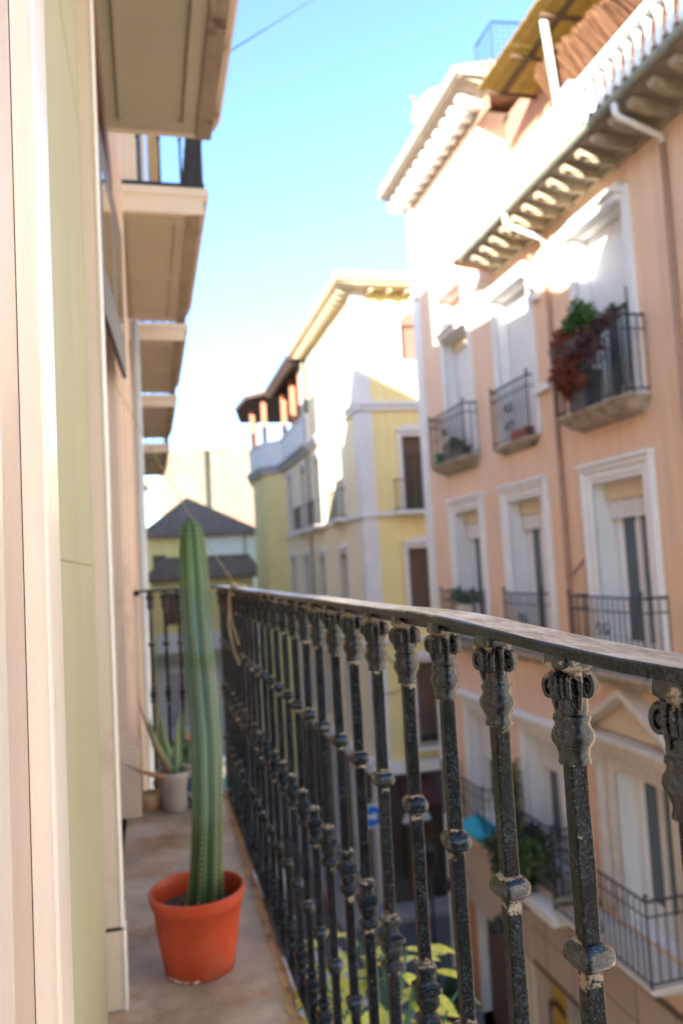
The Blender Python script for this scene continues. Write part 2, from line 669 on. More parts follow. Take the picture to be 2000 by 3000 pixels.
def smooth_by_angle(o, ang=40):
    for p in o.data.polygons:
        p.use_smooth = True
    try:
        o.data.set_sharp_from_angle(angle=rad(ang))
    except Exception:
        pass


class Facade:
    """a wall plane: o origin, U horizontal direction, N outward; local (u, z, n)"""

    def __init__(s, o, U, N):
        s.o = Vector(o)
        s.U = Vector(U)
        s.N = Vector(N)

    def p(s, u, z, n=0):
        q = s.o + s.U * u + s.N * n
        return (q.x, q.y, z)

    def box(s, b, u0, u1, z0, z1, n0, n1):
        vs = [s.p(u, z, n) for n in (n0, n1) for u in (u0, u1) for z in (z0, z1)]
        return b.add(vs, [(0, 1, 3, 2), (4, 6, 7, 5), (0, 4, 5, 1), (2, 3, 7, 6), (0, 2, 6, 4), (1, 5, 7, 3)])

    def wall(s, b, u0, u1, z0, z1, holes, d=.3):
        us = sorted({u0, u1} | {h[0] for h in holes} | {h[1] for h in holes})
        zs = sorted({z0, z1} | {h[2] for h in holes} | {h[3] for h in holes})
        for i in range(len(us) - 1):
            for j in range(len(zs) - 1):
                cu, cz = (us[i] + us[i + 1]) / 2, (zs[j] + zs[j + 1]) / 2
                if any(h[0] < cu < h[1] and h[2] < cz < h[3] for h in holes):
                    continue
                b.add([s.p(us[i], zs[j]), s.p(us[i + 1], zs[j]), s.p(us[i + 1], zs[j + 1]), s.p(us[i], zs[j + 1])], [(0, 1, 2, 3)])
        for h in holes:
            a, c, e, g = h[:4]
            for q in (((a, e), (a, g)), ((c, e), (c, g)), ((a, e), (c, e)), ((a, g), (c, g))):
                (ua, za), (ub, zb) = q
                b.add([s.p(ua, za), s.p(ub, zb), s.p(ub, zb, -d), s.p(ua, za, -d)], [(0, 1, 2, 3)])
        return b

    def surround(s, b, u0, u1, z0, z1, w, steps, bottom=False):
        """moulded frame outside the hole u0..u1, z0..z1; steps: (inner offset, outer offset, proud)"""
        for (a, c, n) in steps:
            s.box(b, u0 - c, u0 - a, z0, z1 + c, -.01, n)
            s.box(b, u1 + a, u1 + c, z0, z1 + c, -.01, n)
            s.box(b, u0 - a, u1 + a, z1 + a, z1 + c, -.01, n)
        return b


def leaves(b, c, r, n, size, flat=.3, rnd=random):
    """many small leaf faces in a lumpy crown volume"""
    lumps = [(Vector((rnd.gauss(0, .45), rnd.gauss(0, .45), rnd.gauss(0, .4))), rnd.uniform(.35, .65)) for _ in range(9)]
    for _ in range(n):
        lc, lr = rnd.choice(lumps)
        d = Vector((rnd.gauss(0, 1), rnd.gauss(0, 1), rnd.gauss(0, 1))).normalized() * lr * rnd.uniform(.55, 1)
        p = lc + d
        p = Vector((c[0] + p.x * r[0], c[1] + p.y * r[1], c[2] + p.z * r[2]))
        a = Vector((rnd.gauss(0, 1), rnd.gauss(0, 1), rnd.gauss(0, .7))).normalized()
        w = a.orthogonal().normalized()
        w = Matrix.Rotation(rnd.uniform(0, 6.28), 3, a) @ w
        L_ = size * rnd.uniform(.6, 1.3)
        q = [p, p + a * L_ * .5 + w * L_ * .28, p + a * L_, p + a * L_ * .5 - w * L_ * .28]
        b.add(q, [(0, 1, 2, 3)])
    return b


# ================================================================== SETTING
GZ = -10.3
g = B()
g.box(-150, 200, -150, 400, GZ - .3, GZ)
g.obj('street', M_asph, kind='structure')
g = B()
g.box(4.9, 6.48, -10, 17.9, GZ, GZ + .13)
g.obj('pavement', M_pave, kind='structure')
g = B()
g.box(4.78, 4.9, -10, 18.0, GZ, GZ + .14)
g.obj('kerb', M_kerb, kind='structure')
g = B()
g.prism([(4.9, 22.3), (40, 22.3), (40, 23.35), (6.4, 23.35), (6.4, 60), (4.9, 60)], GZ, GZ + .13)
g.obj('pavement', M_pave, kind='structure')
g = B()
g.box(-.2, 1.0, -10, 60, GZ, GZ + .13)
g.obj('pavement', M_pave, kind='structure')
g = B()
g.box(1.0, 4.9, 31, 49, GZ + .004, GZ + .012)
g.obj('paved_square', mat('pale_granite_paving', (.34, .33, .35), .7, .1, 1.5), kind='structure')
zb = bpy.data.objects.new('zebra_crossing', None)
COL.objects.link(zb)
zb['kind'] = 'structure'
for k in range(7):
    g = B()
    g.box(1.35 + k * .5, 1.62 + k * .5, 18.6, 21.6, GZ + .004, GZ + .008)
    g.obj('stripe', M_mark, zb)
g = B()
g.box(1.1, 4.7, 17.9, 18.2, GZ + .004, GZ + .008)
g.obj('stop_line', M_mark, kind='structure')

# ================================================================== OUR BUILDING (left)
ours = thing('apartment_building', 'green and beige facade close on the left with cream door mouldings and balcony slabs', 'building', (-.145, 0, GZ))
ours_off = Vector((.145, 0, -GZ))


def OB(name, b, m, parent=ours, **k):
    o = b.obj(name, m, parent, **k)
    o.location = ours_off if parent is ours else (0, 0, 0)
    return o


WX = -.145
FZ = -1.11
w = B()
w.box(-9, WX, -3.0, 2.2, GZ, 7.05)
w.box(-9, WX, 3.95, 9.2, GZ, 7.0)
w.box(-9, WX, 2.2, 3.95, GZ, FZ)
w.box(-9, WX, 2.2, 3.95, 1.75, 7.0)
w.box(-9, -.42, 2.2, 3.95, FZ, 1.75)
OB('wall', w, M_green)
w = B()      # beige wall past the door and its flat pilaster
w.box(WX - .01, -.10, 4.30, 9.2, FZ - 9, 6.9)
OB('wall', w, M_beige)
# roof profile that throws the shade line on the far side of the street
w = B()
w.prism_x([(-3, 7.0), (3.5, 7.0), (3.2, 7.25), (2.45, 7.9), (2.35, 8.9), (-3, 8.9)], -.5, -.16)
OB('attic_gable', w, M_green)
w = B()
w.prism_x([(4.2, 7.0), (9.2, 7.0), (9.2, 7.62), (4.8, 7.25)], -.5, -.16)
OB('parapet', w, M_green)
w = B()
w.box(-.55, -.2, 8.35, 8.95, 7.0, 8.2)
OB('chimney', w, M_green)
# plaster joints on green pier
w = B()
for z in (.035, 1.25, 2.3):
    w = B()
    w.box(WX - .004, WX + .0006, .9, 2.2, z, z + .0035)
    OB('plaster_joint', w, mat('olive_joint', (.26, .25, .14), .9, .1))
# near door surround: moulded jamb, profile (y, x) extruded up
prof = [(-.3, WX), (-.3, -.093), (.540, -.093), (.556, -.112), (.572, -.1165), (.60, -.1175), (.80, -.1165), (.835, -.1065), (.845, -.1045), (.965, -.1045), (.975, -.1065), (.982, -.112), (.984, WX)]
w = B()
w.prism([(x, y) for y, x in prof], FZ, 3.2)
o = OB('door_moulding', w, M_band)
smooth_by_angle(o, 50)
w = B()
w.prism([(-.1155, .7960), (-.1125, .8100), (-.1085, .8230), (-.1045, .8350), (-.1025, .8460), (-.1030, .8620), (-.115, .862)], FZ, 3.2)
smooth_by_angle(OB('cavetto', w, mat('half_shaded_moulding_paint', (.74, .66, .585), .4, .05, 5, .4, 130, col2=(.66, .57, .49), mix2=.08, s2=14, stretch=(1, 1, .3))), 50)  # in-between tone, lighter shade put into the colour of the rising face
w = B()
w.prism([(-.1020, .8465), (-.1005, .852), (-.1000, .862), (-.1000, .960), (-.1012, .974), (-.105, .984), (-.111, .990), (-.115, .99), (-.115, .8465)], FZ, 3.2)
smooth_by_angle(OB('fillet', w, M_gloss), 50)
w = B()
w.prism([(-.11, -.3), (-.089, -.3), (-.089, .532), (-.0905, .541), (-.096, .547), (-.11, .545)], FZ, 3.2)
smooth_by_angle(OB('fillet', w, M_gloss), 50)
# second surround: the near side of our balcony door
w = B()
w.box(WX - .01, -.1045, 2.200, 2.40, -.905, 3.2)
o = OB('pilaster', w, M_beige, bevel=.004)
w = B()
w.box(-.1085, -.099, 2.196, 2.262, -.905, 3.2)
o = OB('jamb_bead', w, M_gloss, bevel=.003)
w = B()
w.box(WX - .01, -.0995, 2.192, 2.41, FZ, -.912)
o = OB('plinth_block', w, M_beige, bevel=.004)
w = B()
w.box(-.1035, -.0945, 2.188, 2.26, FZ, -.912)
o = OB('jamb_bead', w, M_gloss, bevel=.003)
w = B()
w.box(WX, -.103, 2.199, 2.39, -.912, -.905)
OB('plinth_joint', w, M_crack)
# far surround of the balcony door
w = B()
w.box(-.42, WX + .02, 3.90, 3.98, FZ, 3.2)
OB('door_reveal', w, M_beige)
w = B()
w.box(WX - .01, -.105, 3.94, 4.02, FZ, 3.2)
w.box(-.13, -.085, 4.0, 4.12, FZ, 3.2)
w.box(-.12, -.072, 4.12, 4.30, FZ, 3.2)
OB('pilaster', w, M_beige, bevel=.004)
w = B()
w.box(-.19, -.078, 3.86, 4.32, FZ, -.80)
OB('plinth_block', w, M_beige, bevel=.006)
w = B()
w.prism_y([(-.19, -.80), (-.085, -.80), (-.12, -.70), (-.19, -.70)], 3.87, 4.0)
OB('plinth_cap', w, M_beige)
# door lintel soffit and dark wood leaf with glass
w = B()
w.box(-.42, -.11, 2.40, 3.94, 1.78, 1.98)
OB('lintel', w, M_brownsh)
dl = B()
dl.box(-.40, -.37, 2.25, 3.9, FZ, 1.75)
OB('door_leaf', dl, M_brownsh)
tr = B()
A0, A1 = Vector((-.122, 2.85, 0)), Vector((-.074, 3.86, 0))
dirv = (A1 - A0)


def leafbar(b, t0, t1, z0, z1, th=.018):
    p0, p1 = A0 + dirv * t0, A0 + dirv * t1
    nrm = Vector((dirv.y, -dirv.x, 0)).normalized() * th
    b.add([(p0.x, p0.y, z0), (p1.x, p1.y, z0), (p1.x, p1.y, z1), (p0.x, p0.y, z1),
           (p0.x - nrm.x, p0.y - nrm.y, z0), (p1.x - nrm.x, p1.y - nrm.y, z0), (p1.x - nrm.x, p1.y - nrm.y, z1), (p0.x - nrm.x, p0.y - nrm.y, z1)],
          [(0, 1, 2, 3), (4, 7, 6, 5), (0, 4, 5, 1), (3, 2, 6, 7), (0, 3, 7, 4), (1, 5, 6, 2)])


leafbar(tr, 0, .08, .96, 1.66)
leafbar(tr, .90, 1, .96, 1.66)
leafbar(tr, .08, .90, .96, 1.14)
leafbar(tr, .08, .90, 1.52, 1.66)
leafbar(tr, .44, .56, 1.14, 1.52)
to = OB('window_leaf', tr, mat('dark_varnished_wood', (.02, .013, .011), .5, .2))
tr = B()
leafbar(tr, .08, .44, 1.14, 1.52, .004)
leafbar(tr, .56, .90, 1.14, 1.52, .004)
OB('pane', tr, M_mirror, to)

# our balcony floor
w = B()
ys = [-1.5 + .045 * i for i in range(132)]
ys = [y for y in ys if y < 4.25] + [4.25]
top = []
rnd = random.Random(3)
edge = [.327 + rnd.uniform(-.0035, .003) + .004 * math.sin(y * 2.1) + (-.006 if 1.5 < y < 2.7 and rnd.random() < .4 else 0) for y in ys]
poly = [(WX - .3, ys[0])] + [(e, y) for e, y in zip(edge, ys)] + [(WX - .3, ys[-1])]
w.prism(poly, FZ - .02, FZ)
o = OB('balcony_floor', w, M_floor)
w = B()
poly2 = [(e + .006, y) for e, y in zip(edge, ys)]
w.prism([(.29, ys[0])] + poly2 + [(.29, ys[-1])], FZ - .075, FZ - .004)
OB('floor_edge', w, M_flooredge)
w = B()
rq = random.Random(6)
w.prism([(e - .022 + rq.uniform(-.005, .005), y) for e, y in zip(edge[::-1], ys[::-1])] + [(e - .001, y) for e, y in zip(edge, ys)], FZ - .003, FZ + .0025)
OB('floor_nosing', w, M_flooredge)
w = B()
w.box(WX - .2, .30, -1.5, 4.24, FZ - .20, FZ - .075)
OB('balcony_slab', w, M_slabface)


# upper balcony slabs
def upper_slab(y0, y1, x1=.41, zt=2.23):
    b = B()
    b.box(-.20, x1, y0, y1, zt - .045, zt)
    b.box(-.20, x1 - .012, y0 + .012, y1 - .012, zt - .065, zt - .045)
    o = OB('balcony_slab', b, M_slabface)
    b = B()
    # outer mouldings: brown run along the street edge
    prof = [(x1 - .012, zt - .066), (x1 - .02, zt - .09), (x1 - .045, zt - .115), (x1 - .05, zt - .135), (x1 - .05, zt - .155), (x1 - .12, zt - .155), (x1 - .12, zt - .066)]
    b.prism_y(prof, y0 + .03, y1 - .03)
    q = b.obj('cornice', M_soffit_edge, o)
    b = B()
    b.box(-.20, x1 - .03, y0 + .012, y0 + .045, zt - .150, zt - .066)
    b.obj('end_fascia', M_slabface, o)
    b = B()
    b.box(-.20, x1 - .12, y1 - .06, y1 - .03, zt - .150, zt - .066)
    b.obj('end_fascia', M_slabface, o)
    b = B()
    zs = zt - .150
    b.box(-.20, x1 - .12, y0 + .045, y1 - .06, zs + .004, zt - .066)
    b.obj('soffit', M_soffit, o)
    # raised panel frames under the slab
    b = B()
    n = max(1, round((y1 - y0) / 1.25))
    L_ = (y1 - y0 - .2) / n
    for k in range(n):
        a = y0 + .12 + k * L_
        c = a + L_ - .06
        xx0, xx1 = -.06, x1 - .165
        t = .022
        b.box(xx0, xx1, a, a + t, zs - .008, zs + .003)
        b.box(xx0, xx1, c - t, c, zs - .008, zs + .003)
        b.box(xx0, xx0 + t, a + t, c - t, zs - .008, zs + .003)
        b.box(xx1 - t, xx1, a + t, c - t, zs - .008, zs + .003)
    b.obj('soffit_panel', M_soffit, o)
    return o


SLABS = [(-1.0, 3.69), (4.45, 6.45), (6.95, 9.0)]
for a, c in SLABS:
    upper_slab(a, c)
# pale surrounds and dark window seen above second slab
w = B()
w.box(-.13, -.06, 6.1, 6.25, 2.23, 4.6)
OB('upper_door_jamb', w, M_slabface)
for x0, x1, mm in ((-.06, .03, M_slabface), (.032, .055, M_glass2), (.057, .085, M_slabface), (.10, .20, mat('honey_wood', (.46, .30, .12), .5, .3, 6, .2, 30, stretch=(6, 6, .5)))):
    w = B()
    w.box(x0, x1, 6.14, 6.18, 2.25, 4.4)
    OB('open_door_leaf', w, mm)

pb = B()
pb.tube([(-.048, 6.70, GZ + .2), (-.048, 6.70, 4.5)], .034, 14)
o = pb.obj('downpipe', M_bluepipe, smooth=True)
tag(o, 'pale blue grey downpipe on the left beige wall beyond the end of our balcony', 'pipe')

# unseen opposite row added behind the camera, its sunlit wall bouncing fill light
bb_ = thing('apartment_building', 'unseen apartment building added across the street behind the balcony to bounce sunlight', 'building', (6.5, -2, GZ))
bo_ = Vector((-6.5, 2, -GZ))
w = B()
w.box(6.52, 16, -34, 1.99, GZ, 6.2)
o = w.obj('wall', mat('bounce_wall_render', (.25, .23, .205), .85, .05, 1), bb_)
o.location = bo_
for yy in (-14, -11, -8, -5, -2):
    for zz in (-5.3, -1.65, 2.05):
        w = B()
        w.box(6.46, 6.515, yy - .55, yy + .55, zz, zz + 2.5)
        o = w.obj('window', M_shutter, bb_)
        o.location = bo_

w = B()
w.box(-5, -.3, -45, -25, GZ, 7.0)  # unseen house added to narrow the sunlit gap behind the camera
o = w.obj('sun_block_house', mat('dull_ochre_render', (.42, .33, .22), .85, .08, 1), None)
tag(o, 'plain ochre house added unseen behind the small square to cut the sunlight', 'building')
# further left buildings (their roofs shade the street)
nb = thing('apartment_building', 'beige building with two small upper balconies, farther down the left side', 'building', (-.15, 9.2, GZ))
nbo = Vector((.15, -9.2, -GZ))
w = B()
w.prism_x([(9.21, GZ), (22.3, GZ), (22.3, 4.2), (9.21, 4.2)], -9, -.13)
w.prism_x([(9.21, 4.2), (22.3, 4.2), (22.3, 4.4), (21.7, 4.5), (19.2, 6.3), (17.35, 8.1), (16.8, 9.0), (13.0, 8.75), (10.65, 8.0), (10.6, 9.2), (9.95, 9.2), (9.9, 7.75), (9.21, 7.65)], -.7, -.13)
o = w.obj('wall', M_beige, nb)
o.location = nbo
w = B()
w.prism_x([(22.31, GZ), (22.69, GZ), (22.69, 4.2), (22.31, 4.2)], -9, -.14)
o = w.obj('lower_wing', M_beige, nb)
o.location = nbo
_save, _off = ours, ours_off
ours, ours_off = nb, nbo


def OB(name, b, m, parent=None, **k):
    o = b.obj(name, m, ours if parent is None else parent, **k)
    o.location = ours_off if parent is None else (0, 0, 0)
    return o


for a, c in [(9.75, 12.1), (13.4, 16.6)]:
    upper_slab(a, c)
ours, ours_off = _save, _off
w = B()
w.box(-9, -.15, 22.7, 46, GZ, 9.7)
o = w.obj('town_house', mat('grey_cream_render', (.62, .56, .48), .85, .08, 1), None)
tag(o, 'tall plain house at the far end of the left row', 'building')

# upper railings over the slabs
def sharp(me, ang=32):
    for p in me.polygons:
        p.use_smooth = True
    try:
        me.set_sharp_from_angle(angle=rad(ang))
    except Exception:
        pass
    return me


def slim_bar_mesh(h):
    b = B()
    b.loft([(0, .007, 4), (h * .3, .007, 4), (h * .3 + .01, .013, 3), (h * .3 + .025, .007, 4), (h - .05, .007, 4), (h - .04, .014, 3), (h, .014, 3)], 8)
    return b.mesh('bar', M_iron, True)


UB = slim_bar_mesh(1.0)
names_up = ['black iron railing of the nearest upper balcony, seen above the beige slab end',
            'black iron railing on the second upper balcony down the left facade',
            'small black iron railing on the third upper balcony down the left facade',
            'tiny black iron railing on the farthest upper balcony of the left row']
for (a, c), lb in zip([(4.5, 6.4), (7.0, 8.95), (9.8, 12.0), (13.45, 16.5)], names_up):
    t = thing('balcony_railing', lb, 'railing', (.38, a, 2.23), 'railings of the upper left balconies')
    n = int((c - a) / .15)
    for i in range(n + 1):
        put('bar', UB, t, (0, i * .15, 0))
    for i in range(3):
        put('bar', UB, t, (-.12 - .12 * i, 0, 0))
        put('bar', UB, t, (-.12 - .12 * i, c - a, 0))
    b = B()
    for z in (.03, .97):
        b.box(-.012, .012, -.02, c - a + .02, z, z + .014)
        b.box(-.46, -.012, -.012, .012, z, z + .014)
        b.box(-.46, -.012, c - a - .012, c - a + .012, z, z + .014)
    b.obj('rail', M_iron, t)

# ================================================================== OUR RAILING
RX = .345
rl = thing('balcony_railing', 'worn black cast iron railing with ornate balusters running along our balcony', 'railing', (RX, 0, 0))
CAPZ = -.085
capr = [(-.0725, .0165, 6), (-.082, .0172, 7), (-.0865, .0172, 7), (-.0885, .0155, 3), (-.093, .0148, 2.3), (-.108, .0155, 2.2), (-.117, .0152, 2.1), (-.123, .0148, 2.4), (-.1255, .0152, 2),
        (-.127, .0172, 2), (-.1305, .0174, 2), (-.133, .0158, 2), (-.136, .0162, 2), (-.140, .0188, 2.2), (-.1445, .0197, 2.2), (-.149, .0186, 2.2), (-.154, .0158, 2.1),
        (-.158, .0142, 2), (-.162, .0140, 2), (-.1655, .0152, 2), (-.1675, .0152, 2), (-.1685, .0095, 3)]


def cap_mesh(seed):
    r = random.Random(seed)
    b = B()
    b.loft([(z, w_ * (1 + r.uniform(-.02, .02)), q) for z, w_, q in capr], 32)
    # volutes at the corners and a leaf ridge on each face
    for k in range(4):
        t = math.pi / 4 + k * math.pi / 2
        d = Vector((math.cos(t), math.sin(t), 0))
        e = Vector((-d.y, d.x, 0))
        c = d * .0172 + Vector((0, 0, -.1035 + r.uniform(-.001, .001)))
        pts = []
        for j in range(26):
            a = -.6 + j / 25 * 2.7 * math.pi
            rr = .0108 - .0086 * j / 25
            pts.append(c + d * (rr * math.sin(a)) * .62 + Vector((0, 0, rr * math.cos(a))) + e * (-.0005))
        for sgn in (-.0052, 0, .0052):
            b.tube([p + e * sgn for p in pts], .0031, 8, .0018)
        b.ball(tuple(c), .0072, 12, 8, (.75, .75, 1.1))
        t2 = k * math.pi / 2
        f = Vector((math.cos(t2), math.sin(t2), 0))
        b.tube([f * .0160 + Vector((0, 0, -.090)), f * .0182 + Vector((0, 0, -.100)), f * .0172 + Vector((0, 0, -.112)), f * .0155 + Vector((0, 0, -.121))], .0042, 8, .0018)
    b.v = [(x * .92, y * .92, z) for x, y, z in b.v]
    return sharp(b.mesh('capital', M_cap, True), 50)


CAPS = [cap_mesh(s) for s in (1, 2, 3)]


def shaft_mesh(seed):
    r = random.Random(seed)
    b = B()
    zs = [-.165 - i * .0459 for i in range(21)]
    b.loft([(z, .0080 + r.uniform(-.0003, .0003), 22, r.uniform(-.0005, .0005), r.uniform(-.0005, .0005)) for z in zs], 32)
    return sharp(b.mesh('baluster', M_shaft, True), 30)


SHAFTS = [shaft_mesh(s) for s in range(5)]
b = B()
b.loft([(-.3245, .0080, 6), (-.3255, .0100, 5), (-.328, .0142, 6), (-.332, .0164, 7), (-.3365, .0170, 7), (-.341, .0162, 7), (-.3455, .0130, 6), (-.348, .0095, 5), (-.349, .0078, 6)], 32)
COLLAR = sharp(b.mesh('collar', M_colr, True), 60)
b = B()
b.loft([(-.815, .0078, 6), (-.817, .0115, 5), (-.822, .0165, 4.6), (-.829, .0172, 4.4), (-.838, .0135, 4), (-.847, .0100, 4), (-.850, .0078, 5)], 24)
COLLAR2 = sharp(b.mesh('collar', M_colr, True), 50)


def urn_mesh(dz):
    b = B()
    R = [(-.5475, .0080, 6), (-.548, .0125, 7), (-.5505, .0140, 7), (-.555, .0140, 7), (-.557, .0110, 7), (-.562, .0103, 6), (-.569, .0108, 6), (-.574, .0135, 7), (-.577, .0175, 8),
         (-.580, .0180, 8), (-.584, .0180, 8), (-.5855, .0145, 8), (-.588, .0130, 7), (-.591, .0148, 7), (-.596, .0152, 6), (-.602, .0140, 6), (-.607, .0108, 6), (-.611, .0098, 6),
         (-.615, .0112, 7), (-.619, .0150, 8), (-.6215, .0155, 8), (-.6245, .0155, 8), (-.6255, .0078, 6)]
    b.loft([(z + dz, w_, q) for z, w_, q in R], 32)
    return sharp(b.mesh('urn', M_urn, True), 35)


URN = urn_mesh(0)
URN2 = urn_mesh(-.43)


def baluster(x, y, k):
    s = put('baluster', SHAFTS[k % 5], rl, (x - RX, y, 0), (random.uniform(-.004, .004), random.uniform(-.004, .004), random.uniform(-.06, .06)))
    q_ = max(0, min(1, (.95 - y) / .48))
    put('capital', CAPS[k % 3], s, (0, 0, -.0125 * q_ * q_ * (3 - 2 * q_)), (0, 0, (k * 7 % 4) * math.pi / 2))
    put('collar', COLLAR, s, (0, 0, random.uniform(-.002, .002)), (0, 0, random.uniform(-.14, .14)))
    put('urn', URN, s, (0, 0, random.uniform(-.003, .003)), (0, 0, random.uniform(-.06, .06)))
    put('collar', COLLAR2, s)
    put('foot', URN2, s)


for i in range(-8, 25):
    if .467 + .15 * i < 4.02:
        baluster(RX, .467 + .15 * i, i + 8)
baluster(RX, 4.075, 1)
for k, x in enumerate((.275, .205, .135, .065, -.005)):
    baluster(x, 4.075, k)
# handrail: bar along the street side plus the short return
b = B()
n = 150
sec = [(-.0235, -.0625), (.0215, -.0625), (.023, -.0640), (.023, -.0725), (-.025, -.0725), (-.025, -.0640)]
r = random.Random(11)
rows = []
for i in range(n + 1):
    y = -1.3 + (4.105 + 1.3) * i / n
    q_ = max(0, min(1, (.95 - y) / .48))
    wob = .0008 * math.sin(y * 9) + r.uniform(-.0004, .0004) - .0125 * q_ * q_ * (3 - 2 * q_)
    rows.append([(x + r.uniform(-.0006, .0006), y, z + wob) for x, z in sec])
b2 = B()
for i in range(n):
    A, C = rows[i], rows[i + 1]
    for j in range(6):
        q = [A[j], A[(j + 1) % 6], C[(j + 1) % 6], C[j]]
        (b2 if j == 0 else b).add(q, [(0, 1, 2, 3)])
hr = b.obj('handrail', M_rail_side, rl)
b2.obj('handrail_top', M_rail_top, hr)
b = B()
b.box(-.42, -.0295, 4.052, 4.104, -.0755, -.0635)
h2 = b.obj('handrail', M_rail_side, rl)
b = B()
b.box(-.42, -.0305, 4.054, 4.102, -.0630, -.0622)
b.obj('handrail_top', M_rail_top, h2)
b = B()
b.tube([(-.43, 4.078, -.075), (-.50, 4.078, -.078), (-.575, 4.075, -.085)], .008, 8)
b.ball((-.405 - .01, 4.078, -.078), .016, 10, 7)
b.obj('wall_anchor', M_iron, rl)
b = B()
b.box(-.004, .012, .635, 4.08, -.0845, -.0728)
b.obj('under_rail', M_rail_side, rl)
b = B()
b.box(-.014, .014, -1.3, 4.09, -1.098, -1.086)
b.box(-.40, -.014, 4.064, 4.09, -1.098, -1.086)
b.obj('bottom_rail', M_rail_side, rl)
# filler and rust lumps squeezed out of the joints under the rail
for k, y in enumerate([.617, .767]):
    b = B()
    rr = random.Random(20 + k)
    for _ in range(14):
        b.ball((rr.uniform(-.012, .006), y + rr.uniform(.004, .030), -.089 + rr.uniform(-.006, .002)), rr.uniform(.003, .0055), 7, 5)
    b.obj('joint_filler', mat('cracked_joint_filler', (.34, .29, .22), .9, .3, 90, 1.0, 250, col2=(.03, .03, .03), mix2=.7, s2=120), rl, smooth=True)

# dry twine tied to the rail and up to the wall
tw = thing('tied_twine', 'dry straw coloured twine tied over the far end of the handrail, its ends dangling', 'twine', (.33, 3.25, -.06))
off = Vector((-.33, -3.25, .06))


def arc(pts, n=8):
    """catmull rom through points"""
    P = [Vector(p) for p in pts]
    P = [P[0]] + P + [P[-1]]
    out = []
    for i in range(1, len(P) - 2):
        for k in range(n):
            t = k / n
            a, b_, c, d = P[i - 1], P[i], P[i + 1], P[i + 2]
            out.append(.5 * ((2 * b_) + (c - a) * t + (2 * a - 5 * b_ + 4 * c - d) * t * t + (3 * b_ - a - 3 * c + d) * t ** 3))
    out.append(P[-2])
    return out


for pts in ([(.345, 3.25, -.056), (.315, 3.24, -.065), (.312, 3.3, -.15), (.31, 3.32, -.22), (.315, 3.2, -.31), (.32, 3.08, -.355)],
            [(.345, 3.27, -.056), (.314, 3.26, -.07), (.312, 3.25, -.17), (.315, 3.12, -.24), (.317, 3.03, -.275)],
            [(.345, 3.22, -.057), (.376, 3.23, -.06), (.38, 3.24, -.10), (.31, 3.26, -.085)]):
    b = B()
    b.tube([p + off for p in arc(pts)], .0045, 6)
    b.obj('twine_end', M_twine, tw, smooth=True)
b = B()
for q in range(3):
    b.ball((.0 + .004 * q, 0, -.004 * q + .008), .012, 8, 6)
b.obj('knot', M_twine, tw, smooth=True)
b = B()
P0, P1 = Vector((.33, 3.26, -.04)), Vector((-.135, 3.0, .80))
b.tube([P0.lerp(P1, t / 14) + Vector((0, 0, -.03 * math.sin(math.pi * t / 14))) + off for t in range(15)], .0018, 6)
b.obj('cord', M_twine, tw, smooth=True)

# ================================================================== CACTUS
pc = thing('potted_cactus', 'tall ribbed green column cactus in a terracotta coloured plastic pot on the balcony floor', 'cactus', (.097, 2.35, FZ))


def pot(parent, r0, r1, h, m, m_in, soil_z, rim=.012, rimh=.03, name='pot'):
    b = B()
    n = 48
    R = [(0, r0 * .93), (.004, r0), (h * .25, r0 + (r1 - r0) * .23), (h * .5, r0 + (r1 - r0) * .48), (h - rimh * 1.9, r1 - rim * .95), (h - rimh * 1.8, r1 - rim * .62), (h - rimh, r1 - rim * .45), (h - rimh * .95, r1 - .002),
         (h - .004, r1 + .002), (h, r1 - .002), (h, r1 - .006)]
    Ri = [(h - .003, r1 - .009), (h - rimh, r1 - rim - .003), (h - rimh * 1.9, r1 - rim - .006), (soil_z - .01, r0 + (r1 - r0) * soil_z / h - .012)]
    b.loft([(z, q, 2) for z, q in R + Ri], n)
    o = b.obj(name, m, parent)
    smooth_by_angle(o, 55)
    b = B()
    rr = random.Random(5)
    rs = r0 + (r1 - r0) * soil_z / h - .008
    vs = [(0, 0, soil_z + .004)]
    fs = []
    for j in range(1, 7):
        for i in range(24):
            t = 2 * math.pi * i / 24
            vs.append((rs * j / 6 * math.cos(t), rs * j / 6 * math.sin(t), soil_z + rr.uniform(-.004, .005)))
    for i in range(24):
        fs.append((0, 1 + i, 1 + (i + 1) % 24))
    for j in range(5):
        for i in range(24):
            a = 1 + j * 24 + i
            c = 1 + j * 24 + (i + 1) % 24
            fs.append((a, a + 24, c + 24, c))
    b.add(vs, fs)
    for _ in range(50):
        t, q = rr.uniform(0, 6.28), rs * math.sqrt(rr.random()) * .95
        b.ball((q * math.cos(t), q * math.sin(t), soil_z + .004), rr.uniform(.002, .006), 5, 4)
    b.obj('soil', M_soil, parent, smooth=True)
    return o


po = pot(pc, .097, .135, .222, M_terra, M_terra_in, .165, .012, .022)
b = B()
rr = random.Random(2)
for i in range(26):
    t = rad(205 + rr.uniform(0, 60))
    b.ball((.0955 * math.cos(t), .0955 * math.sin(t), .004 + rr.uniform(0, .006)), rr.uniform(.002, .0045), 5, 4, (1.6, 1.6, .7))
b.obj('lime_crust', M_lime, pc)
path = [(.114, -.955, .047), (.117, -.92, .0475), (.123, -.86, .046), (.127, -.80, .0435), (.131, -.74, .042), (.1345, -.676, .0415), (.137, -.60, .042), (.139, -.52, .0425), (.1385, -.44, .041), (.136, -.38, .0405),
        (.134, -.33, .0425), (.132, -.28, .0415), (.130, -.22, .040), (.128, -.16, .0415), (.1265, -.10, .0395), (.126, -.04, .0395), (.1255, .02, .038), (.1245, .07, .0365), (.124, .11, .033), (.1235, .135, .027), (.123, .153, .018), (.123, .163, .009), (.123, .167, .002)]
sub = []
